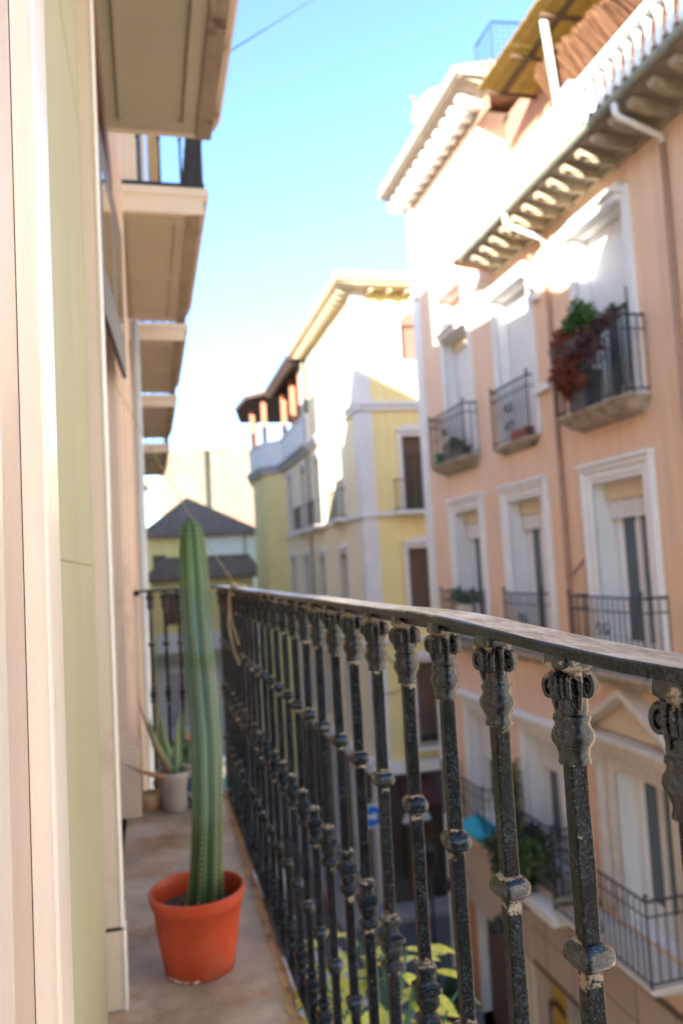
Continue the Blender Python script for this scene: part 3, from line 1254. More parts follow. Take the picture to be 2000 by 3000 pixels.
for i in range(len(path) - 1):
    k = 4 if i < 18 else 3
    for j in range(k):
        t = j / k
        sub.append(tuple(path[i][q] * (1 - t) + path[i + 1][q] * t for q in range(3)))
sub.append(path[-1])
vs, fs, ribv = [], [], []
n = 84
NR = 7
for (x, z, rr_) in sub:
    tw_ = .25 + .12 * z
    for i in range(n):
        t = 2 * math.pi * i / n
        c = abs(math.cos(NR * (t + tw_) / 2))
        rib = c ** .9
        R_ = rr_ * (.80 + .27 * rib)
        vs.append((x + R_ * math.cos(t), 2.39 + R_ * math.sin(t) + .012 * math.sin(z * 4), z))
        ribv.append(rib)
m_ = len(sub)
for j in range(m_ - 1):
    for i in range(n):
        a, c = j * n + i, j * n + (i + 1) % n
        fs.append((a, c, c + n, a + n))
fs.append(tuple(range((m_ - 1) * n, m_ * n)))
b = B()
b.add([(v[0] - .097, v[1] - 2.39, v[2] - FZ) for v in vs], fs)
co = b.obj('cactus_stem', M_cactus, pc, smooth=True)
# the material ramps on world height: shift object origin so that local z is world z
co.data.transform(Matrix.Translation((0, 0, FZ)))
co.location = (0, 0, -FZ)
at = co.data.attributes.new('rib', 'FLOAT', 'POINT')
at.data.foreach_set('value', ribv)
b = B()
rr = random.Random(9)
for k in range(NR):
    for q in range(74):
        z = -.93 + q * .0148
        x = None
        for i in range(len(path) - 1):
            if path[i][1] <= z <= path[i + 1][1]:
                t = (z - path[i][1]) / (path[i + 1][1] - path[i][1])
                x = path[i][0] * (1 - t) + path[i + 1][0] * t
                R_ = (path[i][2] * (1 - t) + path[i + 1][2] * t) * 1.075
        if x is None:
            continue
        a = 2 * math.pi * k / NR - (.25 + .12 * z)
        p = Vector((x - .097 + R_ * math.cos(a), R_ * math.sin(a) + .012 * math.sin(z * 4), z - FZ))
        b.ball(tuple(p), .0024, 5, 4)
        for s_ in range(3):
            d = Vector((math.cos(a) + rr.uniform(-.7, .7), math.sin(a) + rr.uniform(-.7, .7), rr.uniform(-.6, .6))).normalized() * rr.uniform(.006, .012)
            e = d.orthogonal().normalized() * .0007
            b.add([p + e, p - e, p + d], [(0, 1, 2)])
o = b.obj('spines', mat('pale_spines', (.34, .34, .22), .7, .1), pc)
o['kind'] = 'stuff'

# ================================================================== ALOE + other pots
al = thing('potted_aloe', 'spiky aloe in a taupe plastic pot near the far end of the balcony', 'plant', (.082, 3.92, FZ))
pot(al, .060, .090, .185, M_greypot, M_greypot, .15, .008, .034)


def blade(b, p0, p1, bend, w0, th=.012, n=8):
    p0, p1 = Vector(p0), Vector(p1)
    d = p1 - p0
    side = Vector((-d.y, d.x, 0))
    side = side.normalized() if side.length > 1e-4 else Vector((1, 0, 0))
    up = d.cross(side).normalized()
    vs = []
    for i in range(n + 1):
        t = i / n
        c = p0.lerp(p1, t) + Vector(bend) * math.sin(math.pi * t)
        w_ = w0 * (1 - t ** 1.6) + .001
        vs += [c - side * w_, c + up * th * (1 - t) * .7, c + side * w_, c - up * th * (1 - t) - up * .001]
    fs = []
    for i in range(n):
        for k in range(4):
            a = i * 4 + k
            c = i * 4 + (k + 1) % 4
            fs.append((a, c, c + 4, a + 4))
    b.add(vs, fs)


bl = [((-.005, 0, .15), (-.10, -.10, .40), (-.03, 0, .03), .018, 0), ((.0, .01, .15), (-.05, -.06, .40), (-.02, 0, .02), .022, 0), ((.01, -.01, .15), (.02, -.02, .40), (.0, 0, 0), .018, 0),
      ((.015, 0, .15), (.10, .01, .42), (.01, 0, -.03), .021, 0), ((.02, 0, .15), (.12, -.03, .33), (.01, 0, -.03), .019, 0), ((.0, -.01, .15), (-.22, -.24, .30), (0, 0, -.012), .011, 1), ((.01, .01, .15), (.06, .05, .45), (0, 0, 0), .018, 0),
      ((-.01, -.01, .15), (-.145, -.12, .50), (-.02, 0, .02), .008, 1)]
for p0, p1, bd, w_, dry in bl:
    b = B()
    blade(b, p0, (p1[0] * 1.1, p1[1], p1[2] + (.06 if p1[2] > .35 else 0)), bd, w_ * 2.1, .022)
    b.obj('leaf', M_aloe_dry if dry else M_aloe, al, smooth=True, label='dried brown aloe leaf' if dry else None)
b = B()
b.tube([(0, 0, .15), (.003, 0, .19)], .022, 8, .012)
b.obj('stem', M_aloe_dry, al)
# coral coloured fallen leaves round the aloe
b = B()
rr = random.Random(4)
for i in range(8):
    blade(b, (.02 + rr.uniform(-.02, .04), rr.uniform(-.03, .03), .165), (.10 + rr.uniform(-.03, .02), rr.uniform(-.05, .05), .168 + rr.uniform(0, .01)), (0, 0, .005), .008, .003, 4)
b.obj('fallen_leaf', mat('coral_red_leaf', (.60, .14, .07), .7, .2), al)

cp = thing('painted_flowerpot', 'blue and white painted ceramic pot with a small flowering plant behind the cactus', 'flower pot', (.212, 3.93, FZ))
b = B()
b.loft([(0, .072, 2), (.03, .085, 2), (.10, .108, 2), (.17, .110, 2), (.19, .100, 2), (.205, .110, 2), (.215, .112, 2), (.215, .098, 2), (.19, .09, 2)], 32)
smooth_by_angle(b.obj('pot', M_ceramic, cp), 60)
b = B()
leaves(b, (0, 0, .25), (.07, .07, .06), 160, .03)
b.obj('foliage', M_leaf1, cp, kind='stuff')
for p in ((-.06, 0, .31), (-.045, -.02, .335), (.05, 0, .29)):
    b = B()
    leaves(b, p, (.02, .02, .02), 30, .02)
    b.obj('flower', M_flower, cp)
rb = B()
rb.loft([(0, .05, 2), (.06, .065, 2), (.075, .067, 2), (.075, .058, 2), (.06, .055, 2)], 24)
o = rb.obj('small_bowl', M_flooredge, None, smooth=True, loc=(-.03, 3.98, FZ))
tag(o, 'small ochre clay saucer on the floor behind the aloe pot', 'saucer')

# variegated plant hanging outside the railing
vp = thing('hanging_plant', 'yellow and green variegated plant growing just outside the railing low in the frame', 'plant', (.56, 2.1, -1.62))
b = B()
b.loft([(-.26, .09, 2), (-.24, .10, 2), (0, .14, 2), (.01, .145, 2), (.01, .13, 2), (-.03, .12, 2)], 32)
b.obj('pot', M_terra, vp, smooth=True)
b = B()
b.box(-.56 + WX + .145, -.1, -.012, .012, -.13, -.11)
b.box(-.20, -.19, -.012, .012, -.13, .50)
b.obj('bracket', M_iron, vp)


def big_leaf(b, p, d, w, L_):
    d = Vector(d).normalized()
    s = d.cross(Vector((0, 0, 1)))
    s = s.normalized() if s.length > .01 else Vector((1, 0, 0))
    upv = s.cross(d)
    vs = []
    n_ = 7
    for i in range(n_ + 1):
        t = i / n_
        c = Vector(p) + d * L_ * t - Vector((0, 0, 1)) * L_ * .35 * t * t
        ww = w * math.sin(math.pi * min(1, t * .9 + .08)) ** .7
        vs += [c - s * ww, c - upv * ww * .25, c + s * ww]
    fs = []
    for i in range(n_):
        for k in range(2):
            a = i * 3 + k
            fs.append((a, a + 1, a + 4, a + 3))
    b.add(vs, fs)


rr = random.Random(31)
stems = B()
lf = []
for i in range(270):
    th = rr.uniform(0, 6.28)
    h = rr.uniform(-.05, .54)
    sp = .10 + .16 * rr.random()
    p = Vector((sp * math.cos(th) * .7, .12 + sp * math.sin(th) * 1.15, h))
    if i % 3 == 0:
        stems.tube(arc([(0, 0, 0), (p.x * .4, p.y * .4, h * .6), tuple(p)], 5), .004, 6)
    bb = B()
    big_leaf(bb, (0, 0, 0), (math.cos(th), math.sin(th), rr.uniform(-.3, .5)), rr.uniform(.013, .025), rr.uniform(.05, .095))
    put('leaf', bb.mesh('leaf', M_leafy, True), vp, p)
for i in range(10):
    th = rr.uniform(0, 6.28)
    stems.tube(arc([(.05 * math.cos(th), .1 * math.sin(th), .1), (.2 * math.cos(th), .35 * math.sin(th), .35 + rr.uniform(-.1, .1)), (.28 * math.cos(th), .55 * math.sin(th), .2 + rr.uniform(-.2, .2))], 6), .0035, 6)
stems.obj('stem', M_stem, vp, smooth=True)

# ================================================================== RIGHT: PEACH BUILDING
RF = 6.5
F = Facade((RF, 0, 0), (0, 1, 0), (-1, 0, 0))
pe = thing('apartment_building', 'peach rendered building opposite with white shuttered windows and bracketed eaves', 'building', (RF, 8, GZ))
peo = Vector((-RF, -8, -GZ))
ta = thing('corner_building', 'taller pale building on the street corner beyond the peach one, its top in full sun', 'building', (RF, 13.4, GZ))
tao = Vector((-RF, -13.4, -GZ))


def PB(name, b, m, root=None, **k):
    root = root or pe
    o = b.obj(name, m, root, **k)
    o.location = peo if root is pe else (tao if root is ta else (0, 0, 0))
    return o


colsY = {'A': (9.24, 10.48), 'B': (12.08, 13.32), 'C': (14.72, 15.96)}
colsP = {'A': (9.24, 10.48), 'B': (12.08, 13.20), 'C': (14.72, 15.96)}
zR3 = (2.05, 4.80)
zR2 = (-1.66, 1.02)
zR1 = (-5.35, -3.18)
SPLIT = 13.62
holesP = []
for c in 'AB':
    for z in (zR3, zR2, zR1):
        holesP.append((colsY[c][0], colsY[c][1], z[0], z[1]))
holesP += [(8.55, 9.9, GZ, -7.3), (10.25, 12.3, GZ, -7.3), (12.5, 13.4, GZ, -7.3)]
w = B()
F.wall(w, 2.0, SPLIT, -6.05, 5.55, [h for h in holesP if h[2] > -6], .005)
PB('wall', w, M_peach)
w = B()
F.wall(w, 2.0, SPLIT, GZ, -6.12, [h for h in holesP if h[2] < -6], .5)
PB('ground_floor_wall', w, M_facia)
w = B()
w.box(RF + .5, 14, 2.0, SPLIT, GZ, 5.5)
PB('inner_block', w, M_shopb)
holesT = [(colsY['C'][0], colsY['C'][1], z[0], z[1]) for z in (zR3, zR2, zR1)] + [(14.9, 15.9, 5.06, 5.70), (15.1, 15.9, 6.15, 7.2), (14.3, 16.2, GZ, -7.3)]
w = B()
F.wall(w, SPLIT, 17.35, GZ, 8.75, holesT, .005)
PB('wall', w, M_wtall, ta)
w = B()
w.box(RF + .5, 15, SPLIT + .05, 17.7, GZ, 8.7)
w.add([(RF, SPLIT, 5.4), (15, SPLIT, 5.4), (15, SPLIT, 8.75), (RF, SPLIT, 8.75)], [(0, 1, 2, 3)])
w.add([(RF, 17.76, GZ), (15, 17.76, GZ), (15, 17.76, 8.75), (RF, 17.76, 8.75)], [(0, 1, 2, 3)])
w.add([(RF, 17.35, 8.75), (15, 17.35, 8.75), (15, SPLIT, 8.75), (RF, SPLIT, 8.75)], [(0, 1, 2, 3)])
PB('side_wall', w, M_wtall, ta)
w = B()
F.box(w, 17.35, 17.77, -9.55, 8.75, -.3, .05)
F.box(w, 17.33, 17.80, 6.3, 6.42, -.3, .12)
F.box(w, 17.33, 17.80, -1.75, -1.6, -.3, .10)
PB('corner_pilaster', w, M_white, ta)
w = B()
F.box(w, 16.2, 17.82, GZ, -9.55, -.3, .10)
PB('plinth', w, M_stone, ta)


for rt, hs in ((pe, [h for h in holesP if h[2] > -6]), (ta, holesT)):
    for h in hs:
        b = B()
        a, c, e, g = h
        for q in (((a, e), (a, g)), ((c, e), (c, g)), ((a, e), (c, e)), ((a, g), (c, g))):
            (ua, za), (ub, zb2) = q
            b.add([F.p(ua, za, .01), F.p(ub, zb2, .01), F.p(ub, zb2, -.33), F.p(ua, za, -.33)], [(0, 1, 2, 3)])
        PB('window_reveal', b, M_white, rt)


def full_window(c, z, root, shut_bottom, shut_top=None, box_cream=True, dark=False):
    u0, u1 = colsY[c]
    z0, z1 = z
    D = -.32
    # sash
    b = B()
    mid = (u0 + u1) / 2
    for a, d_ in ((u0, u0 + .06), (u1 - .06, u1), (mid - .06, mid + .06)):
        F.box(b, a, d_, z0, z1, D, D + .05)
    F.box(b, u0, u1, z0, z0 + .35, D + .002, D + .04)
    F.box(b, u0, u1, z1 - .09, z1, D + .002, D + .045)
    so_ = PB('window', b, M_sash_dk if dark else M_sash, root)
    for a, d_ in ((u0 + .06, mid - .06), (mid + .06, u1 - .06)):
        b = B()
        F.box(b, a, d_, z0 + .35, z1 - .09, D - .01, D + .01)
        b.obj('pane', M_glass2 if not dark else M_glass, so_)
    if not dark:
        b = B()
        # gathered curtains behind the outer halves of the panes
        for (a, d_) in ((u0 + .07, u0 + .30), (u1 - .22, u1 - .07)):
            m2 = 14
            vs = []
            for i in range(m2 + 1):
                u = a + (d_ - a) * i / m2
                nn = D + .014 + .006 * (i % 2)
                vs += [F.p(u, z0 + .36, nn), F.p(u, z1 - .1, nn)]
            b.add(vs, [(2 * i, 2 * i + 2, 2 * i + 3, 2 * i + 1) for i in range(m2)])
        b.obj('curtain', M_curtain, so_)
    # roller shutter, slatted relief
    zt = z1 - (.27 if box_cream else .02)
    b = B()
    z_ = zt
    while z_ > shut_bottom:
        F.box(b, u0 + .02, u1 - .02, z_ - .040, z_ - .004, D + .09, D + .105)
        F.box(b, u0 + .02, u1 - .02, z_ - .0441, z_ - .040, D + .09, D + .097)
        z_ -= .0441
    sh = b.obj('roller_shutter', M_shutter, so_)
    if box_cream:
        b = B()
        F.box(b, u0 + .01, u1 - .01, z1 - .26, z1 - .001, D + .06, D + .13)
        b.obj('shutter_box', M_cream, so_)
    return so_


full_window('A', zR3, pe, 3.58, box_cream=False)
full_window('B', zR3, pe, 2.15, box_cream=False)
full_window('C', zR3, ta, 2.15, box_cream=True)
full_window('A', zR2, pe, .50)
full_window('B', zR2, pe, .52)
full_window('C', zR2, ta, .48)
full_window('A', zR1, pe, -3.2, box_cream=False)
full_window('B', zR1, pe, -3.75, box_cream=False)
full_window('C', zR1, ta, -4.15, box_cream=False)
# half open dark green shutters at the top right window
b = B()
F.box(b, 9.24, 9.30, 2.06, 3.62, -.30, .02)
F.box(b, 9.90, 9.99, 2.06, 3.62, -.22, -.16)
PB('shutter_leaf', b, M_sash_dk)

steps = [(0, .06, .035), (.06, .17, .055), (.17, .25, .085)]
for c, root in (('A', pe), ('B', pe), ('C', ta)):
    u0, u1 = colsY[c]
    b = B()
    F.surround(b, u0, u1, zR2[0], zR2[1], .25, steps)
    F.box(b, u0 - .27, u1 + .27, zR2[1] + .25, zR2[1] + .31, -.01, .12)
    PB('window_surround', b, M_white, root, bevel=.008)
    b = B()
    F.surround(b, u0, u1, zR3[0], zR3[1], .2, [(0, .05, .03), (.05, .19, .05)])
    PB('window_surround', b, M_white, root, bevel=.008)
    b = B()
    F.box(b, u0 - .06, u1 + .06, zR3[1] + .01, zR3[1] + .10, -.01, .16)
    F.box(b, u0 - .10, u1 + .10, zR3[1] + .10, zR3[1] + .15, -.01, .22)
    F.box(b, u0 - .02, u1 + .02, zR3[1] + .19, zR3[1] + .29, -.01, .09)
    PB('window_hood', b, M_white, root, bevel=.01)
    b = B()
    F.surround(b, u0, u1, zR1[0], zR1[1], .3, [(0, .07, .03), (.07, .20, .06)])
    F.box(b, u0 - .30, u1 + .30, zR1[1] + .20, zR1[1] + .30, -.01, .12)
    F.box(b, u0 - .36, u1 + .36, zR1[1] + .30, zR1[1] + .38, -.01, .20)
    PB('window_surround', b, M_white if c != 'A' else M_slabw, root, bevel=.01)
# niches on the tall building
b = B()
F.box(b, 14.9, 15.9, 5.06, 5.70, -.32, -.22)
PB('niche_panel', b, M_peach_d, ta)
b = B()
F.box(b, 14.8, 16.0, 5.72, 5.84, -.01, .16)
PB('niche_hood', b, M_white, ta)
b = B()
F.box(b, 15.0, 16.0, 7.22, 7.34, -.01, .14)
PB('niche_hood', b, M_white, ta)
b = B()
F.box(b, 15.0, 16.0, 6.03, 6.13, -.01, .10)
PB('niche_hood', b, M_white, ta)
b = B()
F.box(b, 15.1, 15.9, 6.15, 7.2, -.3, -.2)
PB('closed_shutter', b, M_shutter, ta)

# pediment over the big first floor door
b = B()
ua, ub, zc0, zc1, ap = 8.72, 11.0, -2.82, -2.62, -2.02
um = (ua + ub) / 2
F.box(b, ua + .05, ub - .05, zc0, zc0 + .09, -.01, .22)
F.box(b, ua, ub, zc0 + .09, zc1 - .02, -.01, .30)
th = .11
for (p, q) in (((ua, zc1 - .02), (um, ap)), ((ub, zc1 - .02), (um, ap))):
    vs = [F.p(p[0], p[1], -.01), F.p(q[0], q[1], -.01), F.p(q[0], q[1] + th, -.01), F.p(p[0], p[1] + th, -.01)]
    vs += [F.p(p[0], p[1], .28), F.p(q[0], q[1], .28), F.p(q[0], q[1] + th, .28), F.p(p[0], p[1] + th, .28)]
    b.add(vs, [(0, 1, 2, 3), (4, 7, 6, 5), (0, 4, 5, 1), (1, 5, 6, 2), (2, 6, 7, 3), (3, 7, 4, 0)])
PB('pediment', b, M_slabw, bevel=.012)
b = B()
b.add([F.p(ua + .2, zc1, .03), F.p(ub - .2, zc1, .03), F.p(um, ap - .05, .03)], [(0, 1, 2)])
PB('tympanum', b, M_cream)
for u in (8.80, 10.72):
    b = B()
    F.box(b, u, u + .2, -5.2, -2.98, -.01, .10)
    F.box(b, u + .05, u + .15, -5.1, -3.12, .09, .115)
    F.box(b, u - .03, u + .23, -2.98, -2.82, -.01, .16)
    F.box(b, u - .02, u + .22, -3.16, -3.08, -.01, .13)
    PB('pilaster', b, M_slabw, bevel=.008)

# ground floor dressing
b = B()
F.box(b, 2, SPLIT - .002, -6.12, -6.05, -.02, .05)
F.box(b, 2, SPLIT - .002, -7.36, -7.28, -.02, .03)
PB('string_course', b, M_facj)
b = B()
for u in (8.6, 9.5, 10.4, 11.3, 12.2, 13.1):
    F.box(b, u, u + .02, -7.28, -6.12, -.02, .003)
F.box(b, 2, SPLIT - .002, -6.72, -6.70, -.02, .003)
PB('fascia_joint', b, M_facj)
for u in (8.2, 10.0, 12.3):
    b = B()
    F.box(b, u, u + .12, GZ, -7.36, -.01, .04)
    PB('shop_post', b, M_facia)
b = B()
F.box(b, 12.5, 13.4, GZ + .1, -7.3, -.35, -.2)
PB('shop_panel', b, M_shopy)
b = B()
F.box(b, 10.25, 12.3, GZ + .1, -7.3, -.35, -.25)
PB('shop_window', b, M_shopb)
b = B()
F.box(b, 8.55, 9.9, GZ + .1, -7.3, -.35, -.25)
PB('shop_window', b, M_glass)
b = B()
F.box(b, 16.3, 16.75, GZ + .13, -7.3, -.01, .03)
PB('orange_pillar', b, M_orange, ta)
b = B()
F.box(b, 13.62, 14.1, GZ + .13, -7.3, -.01, .04)
PB('shop_post', b, M_cream, ta)
b = B()
F.box(b, 14.3, 16.2, GZ + .13, -7.3, -.3, -.2)
PB('shop_window', b, M_brownsh, ta)
b = B()
F.box(b, SPLIT + .002, 17.3, -7.36, -6.10, -.01, .045)
PB('shop_fascia', b, M_facia, ta)


def text_obj(name, s, size, m, loc, rot, ext=.012):
    cu = bpy.data.curves.new(name, 'FONT')
    cu.body = s
    cu.size = size
    cu.extrude = ext
    cu.align_x = 'CENTER'
    cu.materials.append(m)
    o = bpy.data.objects.new(name, cu)
    COL.objects.link(o)
    o.location = loc
    o.rotation_euler = rot
    bpy.context.view_layer.update()
    me = bpy.data.meshes.new_from_object(o)
    me.materials.clear()
    me.materials.append(m)
    bpy.data.objects.remove(o)
    return put(name, me, None, loc, rot)


o = text_obj('shop_lettering', 'Gr', 1.0, mat('brown_letter_paint', (.10, .04, .02), .6, .1), (0, 0, 0), (rad(90), 0, rad(-90)))
o.parent = pe
o.location = Vector((6.63, 12.95, -8.5)) + peo

# eaves of the peach building
b = B()
b.prism_y([(RF, 5.42), (5.80, 5.52), (5.80, 5.56), (RF, 5.60)], 2.0, 13.25)
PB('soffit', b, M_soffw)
b = B()
F.box(b, 2.0, 13.24, 5.30, 5.42, -.01, .08)
F.box(b, 2.0, 13.24, 5.40, 5.46, -.01, .14)
PB('frieze_or_shade_strip', b, M_wood)
b = B()
prof = [(.0, .0), (.50, .0), (.60, .03), (.63, .08), (.63, .12), (.0, .12)]
b.prism_y([(-x, z - .12) for x, z in prof], -.065, .065)
b.prism_y([(-x * .82, z - .17) for x, z in prof[:3] + [(.60, .05), (0, .05)]], -.04, .04)
BR = b.mesh('bracket', M_wood)
y = 5.2
while y < 13.2:
    o = put('bracket', BR, pe, Vector((RF - .02, y, 5.47)) + peo)
    y += .40
b = B()
pts = [(5.70, 5.58), (5.705, 5.54), (5.735, 5.51), (5.775, 5.51), (5.805, 5.54), (5.81, 5.60), (5.80, 5.60), (5.795, 5.545), (5.77, 5.522), (5.74, 5.522), (5.717, 5.545), (5.712, 5.58)]
b.prism_y(pts, 2.0, 13.1)
PB('gutter', b, M_gutter)
b = B()
b.prism_y([(5.76, 5.60), (6.3, 5.78), (9, 6.1), (9, 5.5), (6.5, 5.5)], 2.0, SPLIT - .01)
PB('roof', b, M_tile)


def tile_mesh(L_=.42, r=.075, m=M_tile):
    b = B()
    n = 7
    vs = []
    for k, (x, rr_) in enumerate(((0, r), (L_, r * .82))):
        for i in range(n + 1):
            t = math.pi * i / n
            vs.append((x, rr_ * math.cos(t), rr_ * math.sin(t) * .8))
        for i in range(n + 1):
            t = math.pi * i / n
            vs.append((x, (rr_ - .014) * math.cos(t), (rr_ - .014) * math.sin(t) * .8))
    N_ = n + 1
    fs = []
    for i in range(n):
        fs.append((i, i + 1, 2 * N_ + i + 1, 2 * N_ + i))
        fs.append((N_ + i, 2 * N_ + N_ + i, 2 * N_ + N_ + i + 1, N_ + i + 1))
        fs.append((i, N_ + i, N_ + i + 1, i + 1))
    b.add(vs, fs)
    return b.mesh('tile', m, True)


TILE = tile_mesh(.5)
TILEp = tile_mesh(.5, .075, mat('sunbleached_tile', (.62, .55, .44), .85, .2, 6))
y = 5.0
while y < 13.5:
    put('tile', TILEp, pe, Vector((5.70, y, 5.585)) + peo, (0, rad(-16), 0))
    y += .19
# white drain elbows under the eave
for yy in (8.17, 11.25):
    b = B()
    b.tube([(5.76, yy, 5.5), (5.76, yy, 5.38), (5.80, yy, 5.33), (6.44, yy + .08, 5.19), (6.455, yy + .08, 5.1)], .042, 10)
    o = b.obj('drain_elbow', M_drainw, None, smooth=True)
    tag(o, 'white drain elbow under the eave gutter ' + ('above the brown downpipe at the right edge' if yy < 9 else 'above the downpipe between the window columns'), 'pipe')
    b = B()
    b.tube([(6.455, yy + .08, 5.1), (6.455, yy + .10, GZ + .2)], .038, 10)
    o = b.obj('downpipe', M_drain, None, smooth=True)
    tag(o, 'long brown downpipe on the peach facade ' + ('near the right edge of the view' if yy < 9 else 'between the second and third window columns'), 'pipe')
b = B()
b.tube(arc([(6.44, 11.36, -.28), (6.42, 11.2, -.33), (6.42, 11.0, -.25), (6.45, 10.82, -.10)], 6), .022, 8)
o = b.obj('cable_loop', M_drain, None, smooth=True)
tag(o, 'short drooping cable between the downpipe and the second floor window frame', 'cable')
b = B()
F.box(b, 11.42, 11.95, 2.72, 2.84, .0, .09)
F.box(b, 10.95, 11.2, 2.84, 3.0, .0, .14)
o = b.obj('ledge', M_white, None)
tag(o, 'short white ledge on the peach wall beside the downpipe', 'ledge')
b = B()
F.box(b, 11.62, 11.80, 4.28, 4.62, 0, .12)
F.box(b, 11.66, 11.74, 4.45, 4.53, .12, .2)
o = b.obj('camera_box', M_white, None)
tag(o, 'small white box with a dark knob high beside the middle window', 'security camera')

# terrace balustrade
ba = thing('terrace_balustrade', 'sunlit white balustrade along the edge of the peach building roof terrace', 'balustrade', (6.12, 9, 5.78))
b = B()
b.loft([(0, .055, 8), (.05, .055, 8), (.06, .035, 2), (.10, .045, 2), (.18, .068, 2), (.25, .050, 2), (.36, .030, 2), (.42, .034, 2), (.44, .048, 2), (.46, .032, 2), (.50, .05, 8), (.55, .05, 8)], 14)
BAL = b.mesh('baluster', M_white, True)
for i in range(38):
    y = 5.6 + i * .21
    if abs(y - 9.6) > .16 and abs(y - 6.75) > .16:
        put('baluster', BAL, ba, (0, y - 9, .12))
b = B()
b.box(-.09, .09, -3.6, 4.55, 0, .12)
b.obj('base', M_white, ba)
b = B()
b.box(-.10, .10, -3.6, 4.55, .67, .72)
b.box(-.12, .12, -3.6, 4.55, .72, .78)
b.obj('coping', M_white, ba, bevel=.01)
for yy in (.6, -2.25):
    b = B()
    b.box(-.13, .13, yy - .13, yy + .13, .12, .67)
    b.box(-.16, .16, yy - .16, yy + .16, .78, .86)
    b.obj('pier', M_white, ba, bevel=.01)

# terrace screen wall, reed fence, awning and pole
b = B()
b.box(7.1, 7.14, 9.6, 13.6, 5.8, 8.62)
o = b.obj('terrace_screen', M_screen, None)
tag(o, 'flat peach coloured screen behind the white terrace balustrade', 'screen')
rf = thing('reed_fence', 'brown reed fence leaning above the terrace balustrade at the top right', 'fence', (6.7, 9, 6.9))
rr = random.Random(8)
bs = [B() for _ in range(3)]
for i in range(2600):
    y0 = rr.uniform(3.6, 10.3)
    zt = 7.98 - (10.0 - y0) * .13 + rr.uniform(-.10, .10)
    zb_ = 6.3 + rr.uniform(-.05, .05)
    x0 = 6.62 + rr.uniform(-.05, .05)
    sl = .95 + rr.uniform(-.14, .14)
    q = .009
    z0, z1 = zb_ - 6.9, zt - 6.9
    A = [(x0 - 6.7, y0 - 9 - q, z0), (x0 - 6.7, y0 - 9 + q, z0), (x0 - 6.7 + rr.uniform(-.10, .03), y0 - 9 + q + sl, z1), (x0 - 6.7 + rr.uniform(-.10, .03), y0 - 9 - q + sl, z1)]
    A += [(p[0] + .015, p[1], p[2]) for p in A]
    bs[i % 3].add(A, [(0, 1, 2, 3), (4, 7, 6, 5), (1, 5, 6, 2), (0, 3, 7, 4)])
for k, (bb, mm) in enumerate(zip(bs, (M_reed, mat('pale_reed', (.19, .088, .04), .8, .3, 20, 0, 10, trans=.2), mat('dark_reed', (.15, .065, .028), .8, .3, 20, 0, 10, trans=.2)))):
    o = bb.obj('reeds', mm, rf)
    o['kind'] = 'stuff'
b = B()
for z in (-.35, .2, .62):
    b.tube([(.0, -4.3, z - .3), (.0, 1.9, z + .1)], .014, 6)
b.obj('tie_wire', M_cane_beam, rf)
aw = thing('cane_awning', 'yellow cane slat awning roof over the opposite terrace, seen from below', 'awning', (6.0, 9, 8.4))
b = B()
b.box(0, 3.0, -.019, .019, -.008, .008)
SL = b.mesh('slat', M_cane)
y = 4.9
while y < 12.45:
    put('slat', SL, aw, (.0 + random.uniform(-.015, .015), y - 9, random.uniform(-.004, .004)), (0, random.uniform(-.004, .004), random.uniform(-.006, .006)))
    y += .047 if (int(y * 21) % 13) else .06
b = B()
b.box(.02, 3.0, -4.2, 3.45, .012, .016)
b.obj('liner', mat('yellow_reed_mat', (.70, .62, .38), .8, .2, 6, 0, 10, trans=.92), aw)
for x in (.45, 1.35, 2.3):
    b = B()
    b.box(x, x + .07, -4.2, 3.4, -.10, -.02)
    b.obj('beam', M_cane_beam, aw)
for y in (-2.9, -1.3, .3, 1.3, 2.3, 3.3):
    b = B()
    b.box(.12, 3.0, y, y + .05, -.16, -.101)
    b.obj('crossbar', M_cane_beam, aw)
b = B()
b.tube([(6.28, 10.25, 6.5), (6.22, 10.42, 8.25)], .055, 12)
o = b.obj('awning_pole', M_white, None, smooth=True)
tag(o, 'thick white pole rising from the terrace balustrade to the cane awning', 'pole')

# eaves of tall building
b = B()
b.prism_y([(RF + .1, 8.74), (5.86, 8.92), (5.86, 8.97), (RF + .1, 9.0)], 12.9, 17.85)
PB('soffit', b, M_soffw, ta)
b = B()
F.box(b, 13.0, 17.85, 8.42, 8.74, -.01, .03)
PB('frieze_or_shade_strip', b, mat('bracket_shade_brown', (.26, .17, .11), .85, .1, 3), ta)  # brown strip painted in as the shade between the brackets
b = B()
b.prism_y([(0, -.2), (-.34, -.2), (-.46, -.13), (-.50, -.04), (-.50, 0), (0, 0)], -.09, .09)
BR2 = b.mesh('bracket', M_white)
y = 13.35
while y < 17.9:
    put('bracket', BR2, ta, Vector((RF - .0, y, 8.80)) + tao)
    y += .405
b = B()
b.box(5.80, 5.90, 12.85, 17.9, 8.96, 9.05)
PB('gutter', b, M_gutter, ta)
b = B()
b.box(5.9, 8.6, 12.82, 12.92, 8.92, 9.02)
PB('gutter', b, M_gutter, ta)
b = B()
b.prism_y([(5.84, 9.04), (8.5, 9.9), (15, 9.9), (15, 8.95), (6.5, 8.95)], 12.9, 17.88)
PB('roof', b, M_tile, ta)
for i in range(26):
    put('tile', TILEp, ta, Vector((5.78, 12.98 + i * .192, 9.07)) + tao, (0, rad(-17), 0))
for i in range(12):
    put('tile', TILEp, ta, Vector((5.95 + i * .19, 12.86, 9.06 + i * .05)) + tao, (rad(0), rad(-17), rad(90)))
